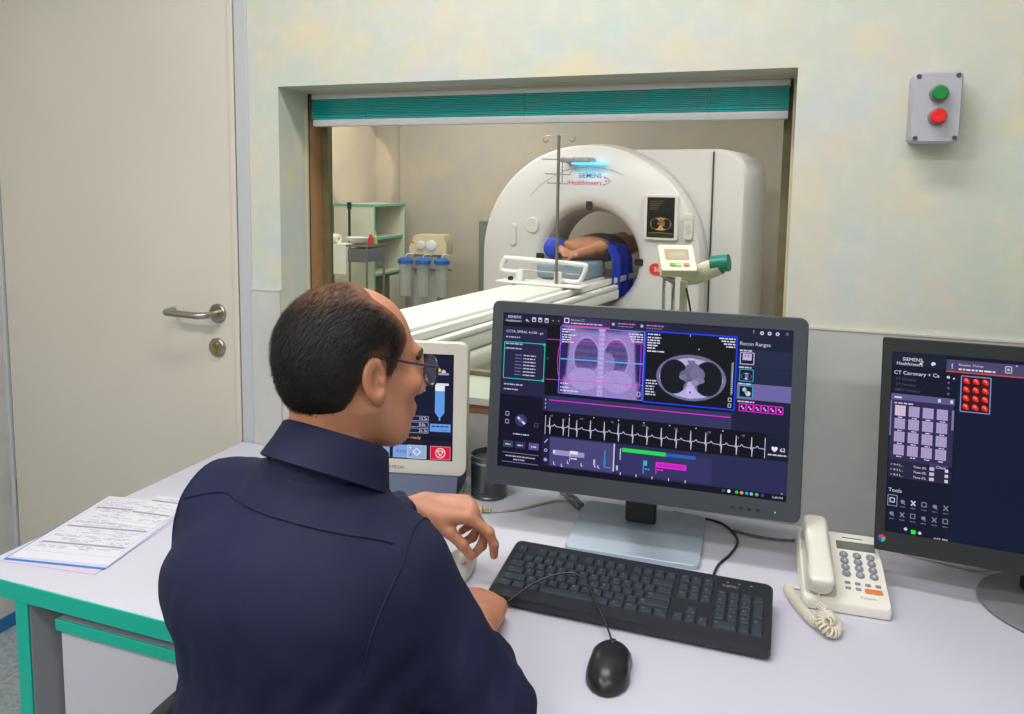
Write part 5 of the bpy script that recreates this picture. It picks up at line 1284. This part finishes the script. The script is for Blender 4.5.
MAN = empty('person', (-.60, .78, .47), label='seated man in a navy shirt and glasses working at the control desk', cat='person')
MI = MAN.matrix_basis.inverted() if False else Matrix.Translation((.60, -.78, -.47))
MIn = np.array(MI)
HM = Matrix.Translation((-.549, .914, 1.208)) @ Matrix.Rotation(radians(-33), 4, 'Z') @ Matrix.Rotation(radians(-5), 4, 'X') @ Matrix.Scale(.935, 4)
def f_cran(P):
    d = sd_ell(P, (0, -.016, .034), (.0765, .098, .083))
    return smin(d, sd_ell(P, (0, -.045, .0), (.070, .062, .075)), .03)
def f_ear(P, s):
    a = radians(12); Rm = np.array([[1, 0, 0], [0, cos(a), -sin(a)], [0, sin(a), cos(a)]])
    Rz = np.array([[cos(s*.10), -sin(s*.10), 0], [sin(s*.10), cos(s*.10), 0], [0, 0, 1]])
    R_ = Rz@Rm; c = np.array((s*.0800, -.010, -.006)); q = (P-c)@R_
    e = sd_ell(q, (0, 0, .004), (.0085, .0185, .029)); e = smin(e, sd_ell(q, (-s*.001, .004, -.024), (.0075, .0115, .014)), .01)
    r = np.sqrt((q[:, 1]/.0165)**2+((q[:, 2]-.003)/.0265)**2)
    e = smax(e, -sd_ell(q, (s*.0095, .003, .001), (.0105, .0115, .0195)), .004)
    e = smin(e, sd_ell(q, (s*.001, .011, -.004), (.006, .0055, .008)), .004)
    rim = np.sqrt(((r-1)*.019)**2+(q[:, 0]-s*.004)**2)-.0034; rim = np.where(q[:, 1] > .012, 1, rim)
    return smin(e, rim, .004)
def f_head(P):
    d = f_cran(P)
    d = smin(d, sd_ell(P, (0, .032, -.030), (.060, .066, .080)), .03)
    d = smin(d, sd_ell(P, (0, .040, -.082), (.047, .050, .036)), .025)
    d = smin(d, sd_ell(P, (0, .078, -.103), (.020, .016, .016)), .02)
    for s in (-1, 1):
        d = smin(d, sd_cap(P, (s*.060, .005, -.045), (s*.035, .055, -.095), .016, .018), .025)
        d = smin(d, sd_ell(P, (s*.043, .070, -.020), (.020, .018, .016)), .02)
        d = smax(d, -sd_ell(P, (s*.032, .108, .004), (.018, .017, .012)), .012)
        d = smin(d, sd_ell(P, (s*.032, .083, .003), (.0135, .0135, .0125)), .006)
        d = smin(d, sd_ell(P, (s*.013, .103, -.040), (.009, .010, .008)), .008)
    d = smin(d, sd_cap(P, (-.034, .081, .022), (.034, .081, .022), .010, .010), .018)
    d = smin(d, sd_cap(P, (0, .093, .008), (0, .115, -.030), .0085, .012), .014)
    d = smin(d, sd_cap(P, (-.020, .090, -.064), (.020, .090, -.064), .0075, .0075), .010)
    d = smin(d, sd_cap(P, (-.018, .088, -.074), (.018, .088, -.074), .008, .008), .008)
    d = smax(d, -sd_cap(P, (-.022, .099, -.069), (.022, .099, -.069), .002, .002), .004)
    d = smin(d, sd_cap(P, (0, -.028, -.06), (0, -.062, -.20), .056, .062), .03)
    for s in (-1, 1): d = smin(d, f_ear(P, s), .004)
    return d
# hands -------------------------------------------------------------
def rx(a): return np.array([[1, 0, 0], [0, cos(a), -sin(a)], [0, sin(a), cos(a)]])
FL = [(.044, .026, .021), (.047, .029, .022), (.043, .027, .021), (.034, .021, .018)]
def f_hand(side, curls, thumb, fa, splay=(6, 1, -4, -9)):
    bx_ = (.0275, .0085, -.0105, -.0280); by_ = (.086, .090, .085, .076); br = (.0092, .0095, .0090, .0080)
    segs = []
    for i in range(4):
        p = np.array((side*bx_[i], by_[i], -.001*abs(i-1))); z_ = radians(splay[i])*side; a = 0
        segs.append(((side*bx_[i]*.55, .008, -.004), p, .0145, .0112, .016))
        r = br[i]
        for k in range(3):
            a += radians(curls[i][k]); v = np.array((sin(z_)*cos(a), cos(z_)*cos(a), -sin(a)))
            q_ = p+v*FL[i][k]; segs.append((p, q_, r*(1.06-.06*k), r*(.97-.07*k), .005 if k else .008)); p = q_
    p = np.array((side*.020, .018, -.010))
    for k, (v, l, ra, rb) in enumerate(zip(thumb, (.042, .032, .027), (.0155, .0108, .0098), (.0115, .0098, .0082))):
        v = np.array((side*v[0], v[1], v[2]), float); v /= np.linalg.norm(v); q_ = p+v*l; segs.append((p, q_, ra, rb, .014 if k == 0 else .005)); p = q_
    def fn(P):
        d = smin(sd_cap(P, fa*.5, (0, .0, 0), .0265, .0235), sd_cap(P, fa, fa*.5, .031, .0265), .01)
        d = smin(d, sd_ell(P, (0, .045, -.004), (.036, .048, .0135)), .02)
        for a, b_, ra, rb, k in segs: d = smin(d, sd_cap(P, a, b_, ra, rb), k)
        return d
    return fn, segs
def frame(o_, ydir, zup):
    y = Vector(ydir).normalized(); z = Vector(zup); z = (z-y*z.dot(y)).normalized(); x = y.cross(z)
    return Matrix(((x.x, y.x, z.x, o_[0]), (x.y, y.y, z.y, o_[1]), (x.z, y.z, z.z, o_[2]), (0, 0, 0, 1)))
SHL, SHR = (-.732, .880, .985), (-.458, .858, .952)
ELL, ELR = (-.768, 1.03, .825), (-.333, .880, .772)
LW = (-.598, 1.228, .874); RW = (-.424, 1.062, .780)
LHM = frame(LW, (.100, .035, -.006), (.05, -.10, 1)); RHM = frame(RW, (-.02, .085, -.010), (.15, .05, 1))
def arm_dir(Mh, el): v = Mh.inverted() @ Vector(el); return np.array(v.normalized()*.11)
fL, segL = f_hand(1, [(32, 34, 20), (55, 45, 25), (62, 52, 30), (60, 50, 30)], ((.35, .80, -.42), (.12, .75, -.62), (-.02, .62, -.80)), arm_dir(LHM, ELL))
fR, segR = f_hand(-1, [(52, 62, 35), (55, 66, 40), (56, 66, 40), (56, 62, 40)], ((.45, .80, -.30), (.0, .90, -.35), (-.25, .90, -.30)), arm_dir(RHM, ELR))
# torso and arms ------------------------------------------------------
def f_torso(P, g=0.0):
    d = sd_ell(P, (-.570, .815, .835), (.156+g, .118+g, .235))
    d = smin(d, sd_ell(P, (-.584, .785, .615), (.166+g, .130+g, .20)), .08)
    d = smin(d, sd_ell(P, (-.598, .805, .935), (.160+g, .092+g, .09)), .06)
    nb = (-.570, .852, 1.040)
    d = smin(d, sd_cap(P, nb, SHL, .057+g*.6, .056+g*.6), .05)
    d = smin(d, sd_cap(P, nb, SHR, .057+g*.6, .056+g*.6), .05)
    return d
def f_body(P):
    d = f_torso(P, -.012)
    d = smin(d, sd_cap(P, (-.568, .850, 1.02), (-.560, .880, 1.13), .050, .046), .03)
    for sh, el, wr in ((SHL, ELL, LW), (SHR, ELR, RW)):
        d = smin(d, sd_cap(P, sh, el, .050, .040), .03); d = smin(d, sd_cap(P, el, np.array(el)+(np.array(wr)-np.array(el))*.72, .040, .026), .02)
    for s in (-1, 1):
        hp = (-.60+s*.095, .77, .545); kn = (-.60+s*.11, 1.19, .53); an = (-.60+s*.11, 1.20, .10)
        d = smin(d, sd_cap(P, hp, kn, .075, .055), .05); d = smin(d, sd_cap(P, kn, an, .052, .036), .03)
        d = smin(d, sd_cap(P, an, (-.60+s*.115, 1.33, .055), .036, .026), .02)
    return d
M_skin = mat('tan_skin', (196, 138, 108), .48, noise=(22, .45, (178, 112, 86)), sss=.15, bump=(350, .06))
bd = net_obj('body', [(f_head, (-.11, -.14, -.20), (.11, .15, .14), .0023, MI @ HM), (fL, (-.10, -.13, -.14), (.10, .21, .07), .0022, MI @ LHM), (fR, (-.10, -.13, -.14), (.10, .21, .07), .0022, MI @ RHM),
                      (f_body, (-.95, .60, .02), (-.25, 1.40, 1.14), .012, MI)], M_skin, MAN)
# hair ------------------------------------------------------------------
def g_hair(P):
    x, y, z = np.abs(P[:, 0]), P[:, 1], P[:, 2]
    low = np.interp(y, [-.2, -.070, -.050, -.034, -.022, .010, .016, .030, .04], [-.108, -.100, -.082, -.036, .014, .026, -.012, -.016, .0])
    front = np.interp(z, [-.02, .02, .045, .065, .085, .105], [.032, .040, .054, .050, .030, .0])
    g = np.minimum(z-low, front-y)
    top = np.sqrt((x/.046)**2+((y-.066)/.062)**2)-1
    g = np.where(z > .085, np.minimum(g, top*.05), g)
    return g
def f_hair(P):
    g = g_hair(P); t = np.clip(g*.4, -.004, .0062)
    return f_cran(P)-t-.0008*vnoise(P, 220, 7)*(g > 0)
hm = bpy.data.materials.new('black_brown_hair'); hm.use_nodes = True; nt = hm.node_tree; pb_ = nt.nodes['Principled BSDF']
pb_.inputs['Roughness'].default_value = .6; pb_.inputs['Specular IOR Level'].default_value = .3
at = nt.nodes.new('ShaderNodeAttribute'); at.attribute_name = 'hair_density'
nz = nt.nodes.new('ShaderNodeTexNoise'); nz.inputs['Scale'].default_value = 90; tcx = nt.nodes.new('ShaderNodeTexCoord'); nt.links.new(tcx.outputs['Object'], nz.inputs['Vector'])
ad = nt.nodes.new('ShaderNodeMath'); ad.operation = 'MULTIPLY_ADD'; ad.inputs[1].default_value = .5; nt.links.new(nz.outputs['Fac'], ad.inputs[0]); nt.links.new(at.outputs['Fac'], ad.inputs[2])
mr = nt.nodes.new('ShaderNodeMapRange'); mr.inputs[1].default_value = .25; mr.inputs[2].default_value = 1.05; nt.links.new(ad.outputs[0], mr.inputs[0])
mxx = nt.nodes.new('ShaderNodeMix'); mxx.data_type = 'RGBA'; mxx.inputs[6].default_value = rgb(122, 82, 63); mxx.inputs[7].default_value = rgb(30, 25, 24)
nt.links.new(mr.outputs[0], mxx.inputs[0]); nt.links.new(mxx.outputs[2], pb_.inputs['Base Color'])
def density(P):
    """how thickly the scalp is grown: thin on the crown and along the hairline"""
    g = g_hair(P); d = np.clip((g-.001)/.034, 0, 1)
    crown = np.exp(-((P[:, 0]/.06)**2+((P[:, 1]+.055)/.05)**2+((P[:, 2]-.10)/.035)**2))
    top = np.clip((P[:, 2]-.085)/.03, 0, 1)
    return np.clip(d-.55*crown-.22*top, 0, 1)
hr = net_obj('hair', [(f_hair, (-.11, -.14, -.11), (.11, .12, .14), .0022)], hm, MAN)
hv = np.empty(len(hr.data.vertices)*3, np.float32); hr.data.vertices.foreach_get('co', hv); hv = hv.reshape(-1, 3).astype(float)
hd_ = density(hv)
att = hr.data.attributes.new('hair_density', 'FLOAT', 'POINT'); att.data.foreach_set('value', hd_.astype(np.float32))
hr.data.transform(MI @ HM)
# single hairs lying on the scalp
rs = np.random.RandomState(4); gg = g_hair(hv); nrm = hv-np.array((0, -.02, .02)); nrm /= np.linalg.norm(nrm, axis=1)[:, None]
cand = np.where(gg > .005)[0]; pick = cand[rs.randint(0, len(cand), 9000)]
sb = MB(); hvv = []; hff = []; dens = []
for i in pick:
    p = hv[i]; dn = hd_[i]
    if rs.rand() > .12+.88*dn: continue
    n_ = nrm[i]; base = np.array((0, -.75, -.65)) if p[2] < .09 else np.array((.25*np.sign(p[0]), -1, .0))
    if p[1] > .0 and p[2] < .06: base = np.array((0, -.45, -.9))
    t_ = base+rs.normal(0, .28, 3); t_ -= n_*(t_@n_); t_ /= np.linalg.norm(t_)+1e-9; sd = np.cross(t_, n_)
    L = rs.uniform(.010, .022)*(0.6+.4*dn); w_ = rs.uniform(.0004, .0008); k0 = len(hvv)
    for k, (l, lift) in enumerate(((0, -.001), (.5, .0016), (1.0, .0012+rs.uniform(-.001, .0022)))):
        c = p+t_*L*l+n_*lift; ww = w_*(1-.6*l); hvv.append(tuple(c+sd*ww)); hvv.append(tuple(c-sd*ww)); dens += [max(dn, .35)]*2
    hff += [(k0, k0+1, k0+3, k0+2), (k0+2, k0+3, k0+5, k0+4)]
me = bpy.data.meshes.new('hair_strands'); me.from_pydata(hvv, [], hff); me.transform(MI @ HM); me.materials.append(hm)
a2 = me.attributes.new('hair_density', 'FLOAT', 'POINT'); a2.data.foreach_set('value', np.array(dens, np.float32))
so = bpy.data.objects.new('hair_strands', me); link(so, hr); so['kind'] = 'stuff'
# eyes, brows
for s in (-1, 1):
    e = MB(); e.lathe([(0, -.0118), (.0083, -.0083), (.0118, 0), (.0083, .0083), (0, .0118)], 20, MI @ HM @ Matrix.Translation((s*.032, .0865, .003))); eo = e.build('eye', mat('eye_white', (225, 220, 214), .2), MAN, 180)
    MB().lathe([(0, 0), (.0055, 0), (.004, .0012), (0, .0015)], 18, MI @ HM @ Matrix.Translation((s*.032, .0975, .003)) @ Matrix.Rotation(-pi/2, 4, 'X')).build('iris', mat('dark_iris', (40, 26, 18), .2), eo)
    b = MB(); b.tube(spline([(s*.014, .094, .020), (s*.030, .092, .026), (s*.046, .083, .024), (s*.055, .073, .018)], 5), .0035, 8, M=MI @ HM); b.build('eyebrow', mat('brow_hair', (34, 26, 22), .7), MAN)
# eyeglasses --------------------------------------------------------------
EG = empty('eyeglasses', tuple(HM @ Vector((0, .1, 0))), label='dark thin-rimmed eyeglasses worn by the seated man', cat='glasses')
EI = Matrix.Translation(-(HM @ Vector((0, .1, 0)))) @ HM
M_rim = mat('dark_rim', (38, 42, 62), .3); M_lens = mat('lens', (150, 156, 200), .05, alpha=.28)
for s in (-1, 1):
    Lm = EI @ Matrix.Translation((s*.035, .110, -.006)) @ Matrix.Rotation(-s*radians(9), 4, 'Z')
    ol = [((.0255*np.sign(cos(t))*abs(cos(t))**.8), 0, (.0225*np.sign(sin(t))*abs(sin(t))**.8)) for t in np.linspace(0, 2*pi, 33)[:-1]]
    b = MB(); b.tube(ol, .0016, 8, closed=True, M=Lm); b.build('rim', M_rim, EG)
    b = MB(); b.prism([(p[0], p[2]) for p in ol], -.0008, .0008, Lm @ UPRIGHT); b.build('lens', M_lens, EG)
    b = MB(); b.tube(spline([(s*.061, .105, .004), (s*.069, .098, .007), (s*.0745, .06, .014), (s*.0765, .020, .022), (s*.0765, .0, .0245), (s*.0735, -.018, .018), (s*.0725, -.030, .002), (s*.0725, -.036, -.012)], 6), .0019, 8, M=EI); b.build('temple', M_rim, EG)
b = MB(); b.tube(spline([(-.010, .113, .0), (0, .117, .003), (.010, .113, .0)], 5), .0014, 8, M=EI); b.build('bridge', M_rim, EG)
# shirt --------------------------------------------------------------------
def f_shirt(P):
    d = f_torso(P, .012)
    for sh, el, wr, k in ((SHL, ELL, LW, .9), (SHR, ELR, RW, .60)):
        sh, el, wr = map(np.array, (sh, el, wr)); w2 = el+(wr-el)*k
        a = sd_cap(P, sh, el, .070, .058); f_ = sd_cap(P, el, w2, .058, .042)
        v = (wr-el)/np.linalg.norm(wr-el); f_ = smax(f_, (P-w2)@v, .004)
        d = smin(d, smin(a, f_, .025), .035)
    d = smax(d, .50-P[:, 2], .02)
    q_ = P.copy(); q_[:, 2] *= .55
    w_ = .0040*vnoise(q_, 55, 11)+.0028*vnoise(P, 90, 12)
    t_ = (P[:, 0]+.60)*.6+(P[:, 2]-.75); u_ = (P[:, 0]+.46)*.9-(P[:, 2]-.80)*.45
    w_ = w_+.0030*np.sin(t_*95+2.0*np.sin(P[:, 0]*22))*np.clip((.86-P[:, 2])/.12, 0, 1)+.0034*np.sin(u_*120+1.5*np.sin(P[:, 2]*18))*np.exp(-((P[:, 0]+.455)/.07)**2)*np.clip((.93-P[:, 2])/.06, 0, 1)
    amt = np.clip(.35+1.0*np.clip((.98-P[:, 2])/.15, 0, 1), 0, 1)
    nk = sd_cap(P, (-.566, .862, 1.075), (-.556, .905, 1.20), .052, .056); d = smax(d, -nk, .006)
    return d+w_*amt
M_shirt = mat('navy_shirt', (22, 27, 60), .70, noise=(5, .5, (18, 22, 51)), spec=.28, bump=(700, .12))
shirt = net_obj('shirt', [(f_shirt, (-1.0, .55, .47), (-.22, 1.30, 1.14), .0062)], M_shirt, MAN, smoothit=1)
bv = BVHTree.FromPolygons([v.co.copy() for v in shirt.data.vertices], [tuple(p.vertices) for p in shirt.data.polygons])
shirt.data.transform(MI)
def seam(origins, dirs, r=.0016, out=.0006):
    pts = []
    for o_, d_ in zip(origins, dirs):
        h = bv.ray_cast(Vector(o_), Vector(d_).normalized())
        if h[0] is not None: pts.append(h[0]+h[1]*out)
    if len(pts) > 2:
        b = MB(); b.tube(pts, r, 6, M=MI); b.build('seam', M_shirt, shirt)
seam([(x, .45, 1.055-.042*((x+.595)/.18)**2+.02*(-x-.6)) for x in np.linspace(-.765, -.435, 40)], [(0, 1, 0)]*40)
for sx_, cx_ in ((-.448, -1), (-.748, 1)):
    cc = Vector((sx_, .86, .90)); oo = []; dd = []
    for a in np.linspace(60, 186, 28):
        v = Vector((0, cos(radians(a)), sin(radians(a)))); tilt = Vector((-cx_*.03*(1-abs(a-120)/100), 0, 0)); oo.append(cc+v*.35+tilt); dd.append(-v)
    seam(oo, dd)
# collar
CN = Matrix.Translation((-.560, .868, 1.097)) @ Matrix.Rotation(radians(-14), 4, 'Z') @ Matrix.Rotation(radians(-27), 4, 'X')
b = MB(); vs_ = []; fs = []; na = 48; prof = [(-.002, -.060), (-.001, .022), (.003, .027), (.008, .024), (.014, .0), (.022, -.024), (.019, -.026), (.008, -.012), (.002, -.06)]
for i in range(na+1):
    a = radians(-168+336*i/na); dropf = max(0, abs(a)-1.9)*.010
    for r, z in prof:
        rr = .0645+r*(1+.5*(abs(a)/2.7)**2)
        vs_.append((rr*.97*sin(a), -rr*1.03*cos(a), z-dropf-(.014*(abs(a)/2.7)**3 if z < -.01 and r > .01 else 0)))
m_ = len(prof)
for i in range(na):
    for k in range(m_):
        l = (k+1) % m_; fs.append((i*m_+k, i*m_+l, (i+1)*m_+l, (i+1)*m_+k))
fs.append(tuple(range(m_))); fs.append(tuple(na*m_+k for k in range(m_-1, -1, -1)))
b.add(vs_, fs, MI @ CN); b.build('collar', M_shirt, shirt, 60)
# trousers and shoes
def f_tr(P):
    d = sd_ell(P, (-.60, .77, .545), (.185, .165, .085))
    for s in (-1, 1):
        hp = (-.60+s*.095, .79, .545); kn = (-.60+s*.11, 1.19, .53); an = (-.60+s*.11, 1.20, .12)
        d = smin(d, sd_cap(P, hp, kn, .086, .068), .05); d = smin(d, sd_cap(P, kn, an, .066, .056), .03)
    d = smax(d, .10-P[:, 2], .01)
    return smax(d, .476-P[:, 2]-4*np.clip(P[:, 1]-1.02, 0, 1), .01)
net_obj('trousers', [(f_tr, (-.86, .58, .06), (-.34, 1.32, .66), .012, MI)], mat('charcoal_trousers', (40, 40, 46), .8), MAN)
for s in (-1, 1):
    def f_sh(P, s=s):
        d = sd_cap(P, (-.60+s*.11, 1.19, .045), (-.60+s*.117, 1.38, .035), .045, .036); d = smin(d, sd_cap(P, (-.60+s*.11, 1.19, .05), (-.60+s*.11, 1.20, .115), .046, .046), .02)
        return smax(d, .003-P[:, 2], .004)
    net_obj('shoe', [(f_sh, (-.60+s*.11-.08, 1.10, -.01), (-.60+s*.11+.09, 1.46, .20), .008, MI)], mat('black_shoe', (22, 20, 20), .35), MAN)
